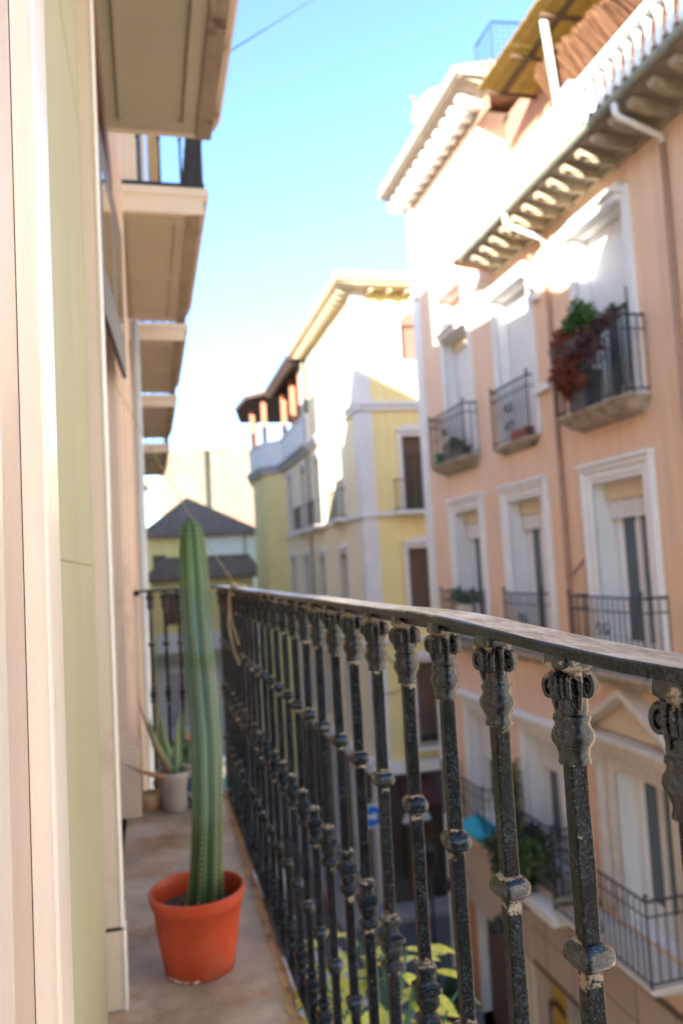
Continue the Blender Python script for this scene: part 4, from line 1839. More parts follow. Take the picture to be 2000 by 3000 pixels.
# satellite dish
sdh = thing('satellite_dish', 'white satellite dish on the roof edge of the tall corner building', 'satellite dish', (6.15, 15.15, 9.3))
b = B()
n = 24
vs = [(0, 0, 0)]
for j in range(1, 5):
    for i in range(n):
        t = 2 * math.pi * i / n
        q = j / 4
        vs.append((.38 * q * math.cos(t), .44 * q * math.sin(t), .09 * q * q))
fs = [(0, 1 + i, 1 + (i + 1) % n) for i in range(n)]
for j in range(3):
    for i in range(n):
        a, c = 1 + j * n + i, 1 + j * n + (i + 1) % n
        fs.append((a, a + n, c + n, c))
b.add(vs, fs)
o = b.obj('reflector', M_dish, sdh, smooth=True)
so2 = o.modifiers.new('t', 'SOLIDIFY')
so2.thickness = .012
o.location = (.0, 0, .38)
o.rotation_euler = Vector((-.75, -.42, .34)).to_track_quat('Z', 'Y').to_euler()
b = B()
dv = Vector((-.75, -.42, .34)).normalized()
b.tube([(0, 0, .05), tuple(Vector((0, 0, .38)) + dv * .45 + Vector((0, .1, -.1)))], .014, 6)
b.obj('arm', M_dish, sdh)
b = B()
b.ball(tuple(Vector((0, 0, .40)) + dv * .48 + Vector((0, .1, -.08))), .06, 10, 7)
b.obj('receiver', M_pinksh, sdh, smooth=True)
b = B()
b.tube([(0.06, 0, -.15), (.06, 0, .35)], .022, 8)
b.obj('mast', M_grey, sdh)
# blue roof railing
br = thing('roof_railing', 'blue painted mesh railing on top of the tall corner building', 'railing', (6.9, 13.5, 9.6))
b = B()
for p in ((0, .75), (0, 0), (1.0, -.1)):
    b = B()
    b.tube([(p[0], p[1], -.25), (p[0], p[1], .93)], .025, 8)
    b.obj('post', M_bluerail, br)
b = B()
b.tube([(0, .75, .93), (0, 0, .93), (1.6, -.15, .93)], .025, 8)
b.tube([(0, .75, .05), (0, 0, .05), (1.6, -.15, .05)], .018, 8)
b.obj('rail', M_bluerail, br)
b = B()
for i in range(14):
    x = i * .118
    b.tube([(x, -.01 - .09 * x, .05), (x, -.01 - .09 * x, .93)], .006, 4)
for i in range(7):
    y = i * .118
    b.tube([(0, y, .05), (0, y, .93)], .006, 4)
for i in range(7):
    z = .10 + i * .122
    b.tube([(0, .75, z), (0, 0, z), (1.6, -.15, z)], .005, 4)
b.obj('mesh_infill', M_bluerail, br)

# ------------------------------------------------------------------ balconies opposite
def bar_mesh(h, r=.009, twist=False):
    b = B()
    b.loft([(0, r, 3), (h * .48, r, 3), (h * .5, r * 1.9, 2), (h * .52, r, 3), (h, r, 3)], 6)
    return b.mesh('bar', M_iron)


BAR = bar_mesh(.97)


def balcony(u0, u1, d, zt, root, mslab, label, bottom_taper=.12, side=True, scroll=True):
    b = B()
    F.box(b, u0 - .03, u1 + .03, zt - .05, zt, -.01, d + .03)
    F.box(b, u0 + .0, u1 - .0, zt - .09, zt - .05, -.01, d)
    # tapered belly
    vs = [F.p(u0 + .03, zt - .09, -.01), F.p(u1 - .03, zt - .09, -.01), F.p(u1 - .03, zt - .09, d - .02), F.p(u0 + .03, zt - .09, d - .02),
          F.p(u0 + .12, zt - .09 - bottom_taper, -.01), F.p(u1 - .12, zt - .09 - bottom_taper, -.01), F.p(u1 - .12, zt - .09 - bottom_taper * .6, d - .12), F.p(u0 + .12, zt - .09 - bottom_taper * .6, d - .12)]
    b.add(vs, [(0, 1, 2, 3), (4, 7, 6, 5), (0, 4, 5, 1), (1, 5, 6, 2), (2, 6, 7, 3), (3, 7, 4, 0)])
    PB('balcony_slab', b, mslab, root, bevel=.012)
    q = F.p(u0, zt, 0)
    t = thing('balcony_railing', label, 'railing', q, 'wrought iron railings opposite')

    def lp(u, n, z=0):
        a = F.p(u, zt + z, n)
        return Vector((a[0] - q[0], a[1] - q[1], a[2] - q[2]))
    n = round((u1 - u0) / .125)
    for i in range(1, n):
        put('bar', BAR, t, lp(u0 + (u1 - u0) * i / n, d, .05))
    m = max(1, round(d / .125))
    for i in range(0, m):
        put('bar', BAR, t, lp(u0, d * i / m, .05))
        put('bar', BAR, t, lp(u1, d * i / m, .05))
    for u in (u0, u1):
        b = B()
        b.tube([lp(u, d, 0), lp(u, d, 1.10)], .017, 6)
        b.ball(tuple(lp(u, d, 1.12)), .03, 8, 6)
        b.obj('post', M_iron, t)
    for z, r_ in ((1.05, .018), (.86, .011), (.06, .012)):
        b = B()
        b.tube([lp(u0, 0, z), lp(u0, d, z)], r_, 6)
        b.tube([lp(u0, d, z), lp(u1, d, z)], r_, 6)
        b.tube([lp(u1, d, z), lp(u1, 0, z)], r_, 6)
        b.obj('rail', M_iron, t)
    if scroll:
        c = (u0 + u1) / 2
        for sg in (1, -1):
            for zc_, dr in ((.60, 1), (.32, -1)):
                pts = []
                for j in range(16):
                    a = j / 15 * 2.3 * math.pi
                    rr_ = .10 - .08 * j / 15
                    pts.append(lp(c + sg * (.09 + rr_ * math.cos(a) * .8) * 1, d + .012, zc_ + dr * rr_ * math.sin(a) * 1.2))
                b = B()
                b.tube(pts, .010, 5)
                b.obj('scroll', M_iron, t)
    return t


RT = [('A', 3), ('B', 3), ('C', 3)]
balcony(8.95, 10.75, .36, 2.07, pe, M_slab, 'iron railing of the top floor balcony crowded with red and green plants', .16)
balcony(12.05, 13.5, .15, 2.05, pe, M_slab, 'shallow iron railing with centre scrolls before the middle top window', .10)
balcony(14.5, 16.45, .30, 2.10, ta, M_slab, 'iron railing of the top floor balcony nearest the building corner, flowers at its foot', .16)
balcony(8.95, 10.75, .40, -1.68, pe, M_slab, 'iron railing before the large second floor window of the peach building', .16)
balcony(12.05, 13.5, .15, -1.70, pe, M_slab, 'shallow iron railing of the middle second floor window, just above our handrail', .10)
balcony(14.5, 16.3, .32, -1.70, ta, M_slab, 'iron railing with a green plant on the second floor nearest the corner', .16)
balcony(8.95, 11.35, .68, -5.42, pe, M_slabw, 'iron railing of the large first floor balcony at the bottom right', .14)
balcony(11.7, 13.6, .45, -5.42, pe, M_slabw, 'iron railing of the first floor balcony overgrown by a bushy plant', .14)
balcony(14.4, 16.6, .45, -5.50, ta, M_slabw, 'iron railing of the first floor balcony with the cyan parasol', .14)


def plant(name, label, c, clusters, potspec=None, cat='plant'):
    t = thing(name, label, cat, c)
    for (p, r, n, s, m, nm) in clusters:
        b = B()
        leaves(b, p, r, n, s)
        o = b.obj(nm, m, t)
        o['kind'] = 'stuff'
    if potspec:
        x0, x1, y0, y1, z0, z1, m = potspec
        b = B()
        vs = [(x0 * .85, y0 * .9, z0), (x1 * .85, y0 * .9, z0), (x1 * .85, y1 * .9, z0), (x0 * .85, y1 * .9, z0), (x0, y0, z1), (x1, y0, z1), (x1, y1, z1), (x0, y1, z1)]
        b.add(vs, [(0, 3, 2, 1), (0, 1, 5, 4), (1, 2, 6, 5), (2, 3, 7, 6), (3, 0, 4, 7), (4, 5, 6, 7)])
        b.obj('planter', m, t)
    return t


M_dpot = mat('dark_grey_planter', (.07, .065, .07), .6, .2)
plant('potted_bush', 'bright green bush on top of a tall dark planter on the plant filled top balcony', (6.22, 10.05, 2.07),
      [((.0, .0, 1.34), (.24, .34, .32), 2600, .06, M_leaf1, 'foliage'), ((0, .42, .98), (.16, .26, .2), 800, .06, M_leaf1, 'foliage')], (-.16, .16, -.2, .2, 0, .55, M_dpot))
plant('trailing_plant', 'red brown trailing plant spilling over the railing of the top balcony', (6.12, 9.95, 2.9),
      [((.0, .25, .08), (.2, .55, .42), 3000, .07, M_leaf3, 'foliage'), ((.0, -.45, .08), (.16, .6, .32), 1800, .06, M_leaf4, 'foliage'), ((-.04, .40, -.38), (.14, .36, .32), 1000, .06, M_leaf3, 'foliage')],
      (-.09, .09, -.1, .75, .0, .2, M_dpot))
plant('flower_planter', 'low planter of green leaves and orange flowers on the farthest top balcony', (6.28, 15.2, 2.1),
      [((0, -.1, .30), (.12, .4, .18), 600, .05, M_leaf2, 'foliage'), ((0, -.35, .32), (.1, .2, .12), 110, .04, M_flower, 'flowers')], (-.1, .1, -.6, .5, 0, .2, M_dpot))
b = B()
b.box(-.08, .08, -.3, .3, 0, .14)
b.box(-.09, .09, -.32, .32, .14, .17)
o = b.obj('window_box', mat('brick_red_plastic', (.34, .07, .04), .6, .15), None, bevel=.01, loc=(6.43, 12.5, 2.06))
tag(o, 'brick red window box at the foot of the middle top railing', 'window box')
b = B()
b.loft([(0, .09, 2), (.24, .12, 2)], 16)
o = b.obj('bucket', mat('green_plastic', (.02, .20, .08), .5, .1), None, loc=(6.27, 16.1, 2.1))
tag(o, 'green bucket standing on the farthest top balcony', 'bucket')
plant('potted_fern', 'green fern hanging over the second floor railing nearest the corner', (6.2, 15.0, -.85),
      [((0, 0, .02), (.18, .45, .30), 900, .06, M_leaf2, 'foliage')], (-.12, .12, -.3, .3, -.3, -.05, M_slabw))
plant('climbing_plant', 'big bushy climbing plant on the middle first floor balcony', (6.05, 12.9, -5.1),
      [((0, .1, .2), (.35, .95, .65), 3200, .10, M_leaf2, 'foliage'), ((-.05, -.6, .0), (.3, .6, .45), 1500, .09, mat('leaf_mid_green', (.06, .11, .025), .5, .5, 30, 0), 'foliage'),
       ((.2, .7, .7), (.2, .35, .7), 800, .09, mat('leaf_olive', (.10, .11, .03), .5, .5, 30, 0), 'foliage'), ((-.1, .0, -.6), (.15, .5, .35), 300, .08, M_leaf2, 'foliage')])
b = B()
b.prism_x([(11.3, -.05), (12.35, -.05), (12.42, .12), (11.23, .12)], -.16, .16)
o = b.obj('flower_trough', M_white, None, loc=(5.90, 0, -5.62), bevel=.01)
tag(o, 'white trough under the bushy plant on the first floor balcony', 'window box')
# cyan parasol
pz = thing('parasol', 'small cyan parasol open on the far first floor balcony', 'parasol', (6.12, 14.9, -5.5))
b = B()
n = 8
vs = [(0, 0, .50)] + [(.34 * math.cos(2 * math.pi * i / n), .62 * math.sin(2 * math.pi * i / n), .20) for i in range(n)]
b.add(vs, [(0, 1 + i, 1 + (i + 1) % n) for i in range(n)])
vs = [(x, y_, z) for x, y_, z in vs[1:]] + [(x * 1.0, y_ * 1.0, z - .07) for x, y_, z in vs[1:]]
b.add(vs, [(i, (i + 1) % n, n + (i + 1) % n, n + i) for i in range(n)])
b.obj('canopy', M_cyan, pz)
b = B()
b.tube([(0, 0, 0), (0, 0, .52)], .02, 8)
b.obj('pole', M_white, pz)
for k, (yy, zz) in enumerate(((16.45, -6.85), (14.15, -6.75))):
    t = thing('wall_lamp', ('black wall lamp on the taupe fascia near the building corner' if k == 0 else 'black wall lamp on the taupe fascia below the bushy balcony'), 'lamp', (6.42, yy, zz), 'black lamps over the shops')
    b = B()
    b.tube([(.05, 0, .05), (-.25, 0, .12), (-.32, 0, .02)], .02, 6)
    b.obj('arm', M_iron, t)
    b = B()
    b.loft([(-.18, .19, 2), (-.12, .18, 2), (.0, .09, 2), (.06, .05, 2)], 16)
    o = b.obj('lamp_shade', M_iron, t, smooth=True)
    o.location = (-.34, 0, 0)
    b = B()
    b.ball((-.34, 0, -.2), .07, 8, 6)
    b.obj('bulb', M_white, t)
for k, (x, y_, h, lb) in enumerate(((5.75, 15.6, 1.6, 'dark green potted shrub on the pavement by the corner shop'), (5.65, 14.2, 1.3, 'dark green potted shrub on the pavement below the lamp'),
                                    (5.6, 12.6, 1.2, 'dark green potted shrub before the yellow shop panel'))):
    plant('potted_shrub', lb, (x, y_, GZ + .13), [((0, 0, h * .72), (.42, .42, h * .42), 1300, .10, M_leaf2, 'foliage')], (-.25, .25, -.25, .25, 0, .42, M_dpot), 'shrub')
for k, (y0, y1) in enumerate(((10.3, 11.3), (11.4, 12.2))):
    pass

# ================================================================== YELLOW BUILDING
ye = thing('yellow_building', 'large yellow corner building with cream side wall and a roof loggia beyond the side street', 'building', (RF, 23.4, GZ))
yeo = Vector((-RF, -23.4, -GZ))


def YB(name, b, m, **k):
    o = b.obj(name, m, ye, **k)
    o.location = yeo
    return o


FL = Facade((RF, 0, 0), (0, 1, 0), (-1, 0, 0))
FY = Facade((0, 23.4, 0), (1, 0, 0), (0, -1, 0))
winsL = [(25.75, 26.75), (29.2, 30.2), (32.2, 33.2), (35.3, 36.3)]
rowsL = [(1.72, 4.2), (-2.4, .45), (-5.7, -3.2)]
hl = [(a, c, z0, z1) for a, c in winsL for z0, z1 in rowsL] + [(25.9, 26.6, 6.6, 8.0), (28.9, 29.5, 6.6, 8.0)]
w = B()
FL.wall(w, 23.85, 31.05, -6.2, 8.68, [h for h in hl if h[1] < 31], .25)
FL.wall(w, 31.05, 37.4, -6.2, 5.1, [h for h in hl if h[0] > 31], .25)
YB('side_wall', w, M_cream_w)
hf = [(7.85, 8.65, 1.62, 4.0), (7.85, 8.65, -1.9, .45), (7.85, 8.65, -5.6, -3.1), (8.02, 9.0, 6.35, 7.60), (11.3, 12.1, 1.62, 4.0), (11.3, 12.1, -1.9, .45)]
w = B()
FY.wall(w, 6.92, 17, -6.2, 8.68, hf, .25)
YB('front_wall', w, M_yellow)
w = B()
w.prism([(6.5, 37.4), (5.68, 38.4), (5.45, 41.2), (6.0, 44.5), (16, 45), (16, 37.4)], GZ, 5.1)
YB('bay', w, M_yellow)
w = B()
w.box(6.8, 16.9, 23.7, 37.3, GZ, 5.0)
w.box(6.8, 16.9, 23.7, 30.9, 5.0, 8.6)
w.add([(6.5, 31.05, 5), (16, 31.05, 5), (16, 31.05, 8.68), (6.5, 31.05, 8.68)], [(0, 1, 2, 3)])
YB('inner_block', w, mat('dim_interior', (.05, .04, .035), .9, .2))
# quoins, bands
w = B()
FL.box(w, 23.36, 23.85, -6.0, 8.68, -.3, .04)
FY.box(w, 6.50, 6.92, -6.0, 8.68, -.3, .04)
YB('corner_pilaster', w, M_lilac)
w = B()
FL.box(w, 23.2, 37.4, 4.98, 5.10, -.02, .16)
FL.box(w, 23.2, 37.4, 4.82, 4.98, -.02, .09)
FY.box(w, 6.3, 17, 4.98, 5.10, -.02, .16)
FY.box(w, 6.3, 17, 4.82, 4.98, -.02, .09)
FL.box(w, 23.3, 37.4, 1.48, 1.62, -.02, .11)
FY.box(w, 6.36, 17, 1.48, 1.62, -.02, .11)
FL.box(w, 23.3, 37.4, -2.62, -2.48, -.02, .10)
FY.box(w, 6.36, 17, -2.42, -2.30, -.02, .10)
FY.box(w, 6.3, 17, -6.35, -6.0, -.02, .25)
FL.box(w, 23.2, 37.4, -6.35, -6.0, -.02, .25)
YB('string_course', w, M_lilac)
w = B()
FL.wall(w, 23.4, 37.4, GZ, -6.3, [(24.6, 26.0, GZ, -7.2), (27.2, 28.9, GZ, -7.2), (30, 31.7, GZ, -7.2)], .3)
FY.wall(w, 6.5, 17, GZ, -6.3, [(8.0, 9.2, GZ, -7.2), (10.2, 12.6, GZ, -7.2)], .3)
YB('ground_floor_wall', w, M_brownw)
for u in (23.5, 26.3, 29.2):
    w = B()
    FL.box(w, u, u + .45, GZ, -6.36, -.02, .10)
    YB('pier', w, M_lilac)


def ywin(Fc, h, sh, arch=False, mshut=M_brownsh):
    u0, u1, z0, z1 = h
    b = B()
    if arch:
        Fc.box(b, u0 - .12, u0, z0, z1, -.01, .05)
        YB('window_surround', b, M_lilac)
        b = B()
        Fc.box(b, u1, u1 + .12, z0, z1, -.01, .05)
    else:
        Fc.surround(b, u0, u1, z0, z1, .15, [(0, .13, .05)])
    if not arch:
        Fc.box(b, u0 - .18, u1 + .18, z1 + .14, z1 + .24, -.01, .12)
        Fc.box(b, u0 + .1, u1 - .1, z1 + .24, z1 + .36, -.01, .07)
    YB('window_surround', b, M_lilac)
    b = B()
    for a, c in ((u0, u0 + .07), (u1 - .07, u1), ((u0 + u1) / 2 - .03, (u0 + u1) / 2 + .03)):
        Fc.box(b, a, c, z0, z1, -.22, -.17)
    o = YB('window', b, M_brownsh)
    b = B()
    Fc.box(b, u0, u1, z0, z1, -.25, -.21)
    b.obj('pane', M_glass, o)
    if sh:
        b = B()
        Fc.box(b, u0 + .02, u1 - .02, z0 + (z1 - z0) * (1 - sh), z1, -.16, -.12)
        b.obj('blind', mshut, o)


for k, h in enumerate(hl):
    ywin(FL, h, [.0, .0, 1, 0, .9, 0, 0, 1, 0, .9, 1, 0, 1, 1][k % 14])
for k, h in enumerate(hf):
    ywin(FY, h, [.25, 1, .9, 1, 0, 1][k], arch=(k == 3), mshut=M_pinksh if k == 3 else M_brownsh)
b = B()
n = 12
arc_ = [(8.51 + .49 * math.cos(math.pi * i / n), 7.60 + .42 * math.sin(math.pi * i / n)) for i in range(n + 1)]
vs = [FY.p(u, z, .02) for u, z in arc_] + [FY.p(u, z, -.01) for u, z in arc_]
b.add(vs, [tuple(range(n + 1)), tuple(range(n + 1, 2 * n + 2))[::-1]] + [(i, i + 1, n + 2 + i, n + 1 + i) for i in range(n)])
YB('arched_shutter', b, M_pinksh)
b = B()
FY.box(b, 7.9, 9.12, 6.2, 6.38, -.01, .25)
FY.box(b, 8.05, 8.97, 5.95, 6.2, -.01, .14)
YB('arch_sill', b, M_lilac)
# balcony rails of yellow building
def small_rail(Fc, u0, u1, z, lb):
    p = Fc.p(u0, z, 0)
    t = thing('window_railing', lb, 'railing', p, 'small railings on the yellow building')

    def q(u, zz, n):
        a = Fc.p(u, zz, n)
        return (a[0] - p[0], a[1] - p[1], a[2] - p[2])
    b = B()
    k = int((u1 - u0) / .13)
    for i in range(k + 1):
        u = u0 + (u1 - u0) * i / k
        b.tube([q(u, z, .35), q(u, z + .95, .35)], .010, 5)
    for u in (u0, u1):
        b.tube([q(u, z, .18), q(u, z + .95, .18)], .010, 5)
    b.obj('bars', M_iron, t)
    for zz in (z + .95, z + .05):
        b = B()
        b.tube([q(u0, zz, 0), q(u0, zz, .35)], .018, 6)
        b.tube([q(u0, zz, .35), q(u1, zz, .35)], .018, 6)
        b.tube([q(u1, zz, .35), q(u1, zz, 0)], .018, 6)
        b.obj('rail', M_iron, t)
    b = B()
    vs = [q(u, zz, n) for n in (0, .4) for u in (u0 - .05, u1 + .05) for zz in (z - .12, z - .002)]
    b.add(vs, [(0, 1, 3, 2), (4, 6, 7, 5), (0, 4, 5, 1), (2, 3, 7, 6), (0, 2, 6, 4), (1, 5, 7, 3)])
    b.obj('sill_slab', M_lilac, t)


small_rail(FL, 25.5, 27.0, 1.64, 'railing of the nearest third floor window on the cream side wall of the yellow building')
small_rail(FL, 28.95, 30.45, 1.64, 'railing of the second third floor window on the cream side wall of the yellow building')
small_rail(FL, 31.95, 33.45, 1.64, 'railing of the third window along the cream side wall, under the loggia')
small_rail(FY, 7.5, 9.0, 1.64, 'railing of the dark upper window on the yellow front wall beside the corner building')
small_rail(FY, 7.5, 9.0, -5.6, 'railing of the lowest dark window on the yellow front wall above the brown ground floor')
# eaves and roof
w = B()
w.prism_y([(5.9, 8.720), (6.55, 8.640), (6.55, 8.880), (5.9, 8.840)], 22.75, 31.3)
w.box(6.55, 17.5, 22.75, 23.45, 8.660, 8.840)
YB('soffit', w, M_wood)
b = B()
b.box(-.5, 0, -.06, .06, -.14, 0)
BR3 = b.mesh('bracket', M_wood)
for i in range(17):
    put('bracket', BR3, ye, Vector((6.5, 23.4 + i * .47, 8.700)) + yeo)
for i in range(12):
    put('bracket', BR3, ye, Vector((7.0 + i * .6, 23.4, 8.650)) + yeo, (0, 0, rad(90)))
w = B()
w.add([(5.86, 22.7, 8.840), (5.86, 31.3, 8.840), (8.4, 31.3, 9.780), (8.4, 25.5, 9.980), (17.5, 22.7, 8.840), (17.5, 25.5, 9.980)], [(0, 1, 2, 3), (0, 3, 5, 4)])
w.box(5.84, 5.9, 22.68, 31.3, 8.760, 8.850)
w.box(5.84, 17.5, 22.66, 22.72, 8.760, 8.850)
YB('roof', w, M_tile)
for i in range(44):
    put('tile', TILE, ye, Vector((5.80, 22.8 + i * .195, 8.860)) + yeo, (0, rad(-24), 0))
for i in range(50):
    put('tile', TILE, ye, Vector((5.95 + i * .195, 22.62, 8.860)) + yeo, (0, rad(-33), rad(90)))
for k in range(1, 5):
    for i in range(50):
        if 5.95 + i * .195 > 5.8 + k * .46:
            put('tile', TILE, ye, Vector((5.95 + i * .195, 22.62 + k * .46, 8.880 + k * .20)) + yeo, (0, rad(-23), rad(90)))
# loggia
foot = [(6.5, 31.05), (6.5, 37.4), (5.68, 38.4), (5.45, 41.2), (6.0, 44.5)]


def offs(p, d):
    cx, cy = 9.5, 38
    out = []
    for x, y_ in p:
        v = Vector((x - cx, 0 if y_ < 38 else (y_ - cy) * .3)).normalized()
        out.append((x + v.x * d, y_ + v.y * d))
    return out


def ring(b, p, d0, d1, z0, z1):
    A, C = offs(p, d0), offs(p, d1)
    for i in range(len(p) - 1):
        vs = [(*A[i], z0), (*A[i + 1], z0), (*C[i + 1], z0), (*C[i], z0), (*A[i], z1), (*A[i + 1], z1), (*C[i + 1], z1), (*C[i], z1)]
        b.add(vs, [(0, 3, 2, 1), (4, 5, 6, 7), (0, 1, 5, 4), (3, 7, 6, 2), (0, 4, 7, 3), (1, 2, 6, 5)])


w = B()
ring(w, foot, -.02, .30, 4.95, 5.12)
ring(w, foot, -.02, .18, 4.75, 4.95)
YB('cornice', w, M_lilac_d)
w = B()
ring(w, foot, -.12, .12, 5.12, 6.2)
ring(w, foot, -.15, .17, 6.2, 6.32)
YB('parapet', w, M_lilac)
w = B()
w.prism(offs(foot, .75) + [(13, 45), (13, 31.05)], 8.55, 8.68)
YB('loggia_ceiling', w, M_dark)
w = B()
A = offs(foot, .8)
mm_ = len(A)
ridge = [(9.0, 31.3), (9.0, 37), (8.6, 38.5), (8.6, 41), (8.8, 43)]
vs = [(*p, 8.70) for p in A] + [(*p, 9.9) for p in ridge]
w.add(vs, [(i, i + 1, mm_ + i + 1, mm_ + i) for i in range(mm_ - 1)])
YB('loggia_roof', w, M_tile)
for i in range(9):
    w = B()
    y_ = 31.5 + i * .72
    w.box(5.8, 9, y_, y_ + .14, 8.4, 8.55)
    YB('rafter', w, M_dark)
for (x, y_) in ((6.5, 32.3), (6.5, 34.3), (6.5, 36.7), (5.8, 38.5), (5.55, 41.0), (6.1, 44.2), (9.5, 44.4)):
    w = B()
    w.box(x - .11, x + .11, y_ - .11, y_ + .11, 6.32, 8.55)
    YB('post', w, M_post)
w = B()
w.box(6.42, 6.46, 31.3, 32.1, 6.3, 8.5)
YB('blind', w, M_teal)
w = B()
w.box(9.2, 9.4, 31.1, 38, 5.1, 8.55)
YB('loggia_back_wall', w, M_dark)
b = B()
b.tube([(6.38, 31.2, 8.6), (6.38, 31.2, GZ)], .06, 8)
o = b.obj('downpipe', M_grey, None, smooth=True)
tag(o, 'grey downpipe on the cream side wall where the loggia begins', 'pipe')

for k, (pa, pb_, lb) in enumerate((((6.46, 23.34, -2.3), (8.2, 23.34, -3.6), 'upper drooping cable across the yellow front wall'), ((6.6, 23.34, -3.9), (7.8, 23.34, -3.5), 'lower drooping cable across the yellow front wall'))):
    b = B()
    A_, C_ = Vector(pa), Vector(pb_)
    b.tube([A_.lerp(C_, t / 12) - Vector((0, 0, .22 * math.sin(math.pi * t / 12))) for t in range(13)], .014, 6)
    o = b.obj('cable', M_iron, None)
    tag(o, lb, 'cable')
# ground level things near the yellow building
b = B()
FY.box(b, 7.15, 8.05, GZ + .9, -7.9, .02, .08)
n = 10
arc_ = [(7.6 + .45 * math.cos(math.pi * i / n), -7.9 + .45 * math.sin(math.pi * i / n)) for i in range(n + 1)]
vs = [FY.p(u, z, .08) for u, z in arc_] + [FY.p(u, z, .02) for u, z in arc_]
b.add(vs, [tuple(range(n + 1)), tuple(range(n + 1, 2 * n + 2))[::-1]] + [(i, i + 1, n + 2 + i, n + 1 + i) for i in range(n)])
o = b.obj('arched_board', M_white, None)
tag(o, 'pale arched board on the dark brown wall at the end of the side street', 'sign board')
t = thing('shop_awning', 'dark red shop awning with gold lettering above the side street doorway', 'awning', (7.5, 23.3, -7.3))
b = B()
b.prism_x([(0, .75), (0, .65), (-.75, .1), (-.78, .0), (-.78, .2)], -.45, .65)
b.obj('canvas', M_red, t)
b = B()
b.ball((.0, -.62, .32), .10, 8, 6, (1, .3, 1))
b.obj('emblem', M_gold, t)
b = B()
b.box(-.4, .6, -.35, -.02, -2.1, -.55)
b.obj('dark_doorway', M_shopb, t)
lp_ = thing('street_lamp', 'slim dark lamp post standing by the corner building', 'street lamp', (6.0, 17.65, GZ))
b = B()
b.tube([(0, 0, 0), (0, 0, 3.4)], .055, 10, .035)
b.obj('post', M_iron, lp_, smooth=True)
b = B()
b.loft([(0, .14, 6), (.5, .12, 2), (.6, .07, 2)], 12)
b.obj('base', M_iron, lp_)
b = B()
b.loft([(3.3, .06, 4), (3.35, .10, 4), (3.65, .16, 4), (3.7, .17, 4), (3.85, .03, 4)], 8)
b.obj('lantern', M_iron, lp_)
sg = thing('traffic_sign', 'round blue traffic sign with white rim on a grey pole over the street crossing', 'traffic sign', (5.30, 20, GZ + .13))
b = B()
b.tube([(0, .03, 0), (0, .03, 4.15)], .03, 8)
b.obj('pole', M_grey, sg)
b = B()
b.tube([(0, 0, 3.72), (0, -.02, 3.72)], .30, 28)
b.obj('rim', M_white, sg)
b = B()
b.tube([(0, -.022, 3.72), (0, -.030, 3.72)], .265, 28)
b.obj('sign_face', M_blue, sg)
b = B()
b.add([(-.13, -.034, 3.68), (.04, -.034, 3.68), (.04, -.034, 3.60), (.15, -.034, 3.72), (.04, -.034, 3.84), (.04, -.034, 3.76), (-.13, -.034, 3.76)], [(0, 1, 2, 3, 4, 5, 6)])
b.obj('arrow', M_white, sg)


# parked vehicle glimpsed through the balusters
def car(name, label, loc, col, yaw):
    t = thing(name, label, 'car', loc)
    t.rotation_euler = (0, 0, yaw)
    paint = mat(name + '_paint_' + label.split()[0], col, .25, .03)
    b = B()
    prof = [(-2.1, .25), (-2.15, .6), (-2.05, .82), (-1.2, .92), (1.2, .95), (1.95, .88), (2.1, .6), (2.05, .25)]
    b.prism_x([(y_, z) for y_, z in prof], -.86, .86)
    b.obj('body', paint, t, bevel=.07)
    b = B()
    b.prism_x([(-1.25, .90), (-.55, 1.40), (.75, 1.44), (1.5, .94)], -.72, .72)
    b.obj('window_glass', M_glass, t, bevel=.04)
    b = B()
    b.prism_x([(-.55, 1.401), (.75, 1.441), (.70, 1.47), (-.48, 1.435)], -.70, .70)
    b.obj('roof', paint, t, bevel=.02)
    for x in (-.87, .87):
        for y_ in (-1.3, 1.3):
            b = B()
            b.tube([(x - .1, y_, .32), (x + .1, y_, .32)], .32, 18)
            o = b.obj('wheel', M_shopb, t)
            b = B()
            b.tube([(x - .11, y_, .32), (x + .11, y_, .32)], .19, 14)
            b.obj('rim', M_grey, o)
    for x in (-.6, .6):
        b = B()
        b.box(x - .18, x + .18, -2.17, -2.10, .58, .72)
        b.obj('headlight', M_white, t)
        b = B()
        b.box(x - .18, x + .18, 2.06, 2.12, .62, .76)
        b.obj('tail_light', M_red, t)
    return t


car('parked_car', 'silver car parked along the left kerb in the street below', (2.0, 14.5, GZ), (.42, .45, .50), 0)
car('parked_car', 'white car standing farther up the street beyond the crossing', (3.0, 27.0, GZ), (.62, .62, .64), 0)

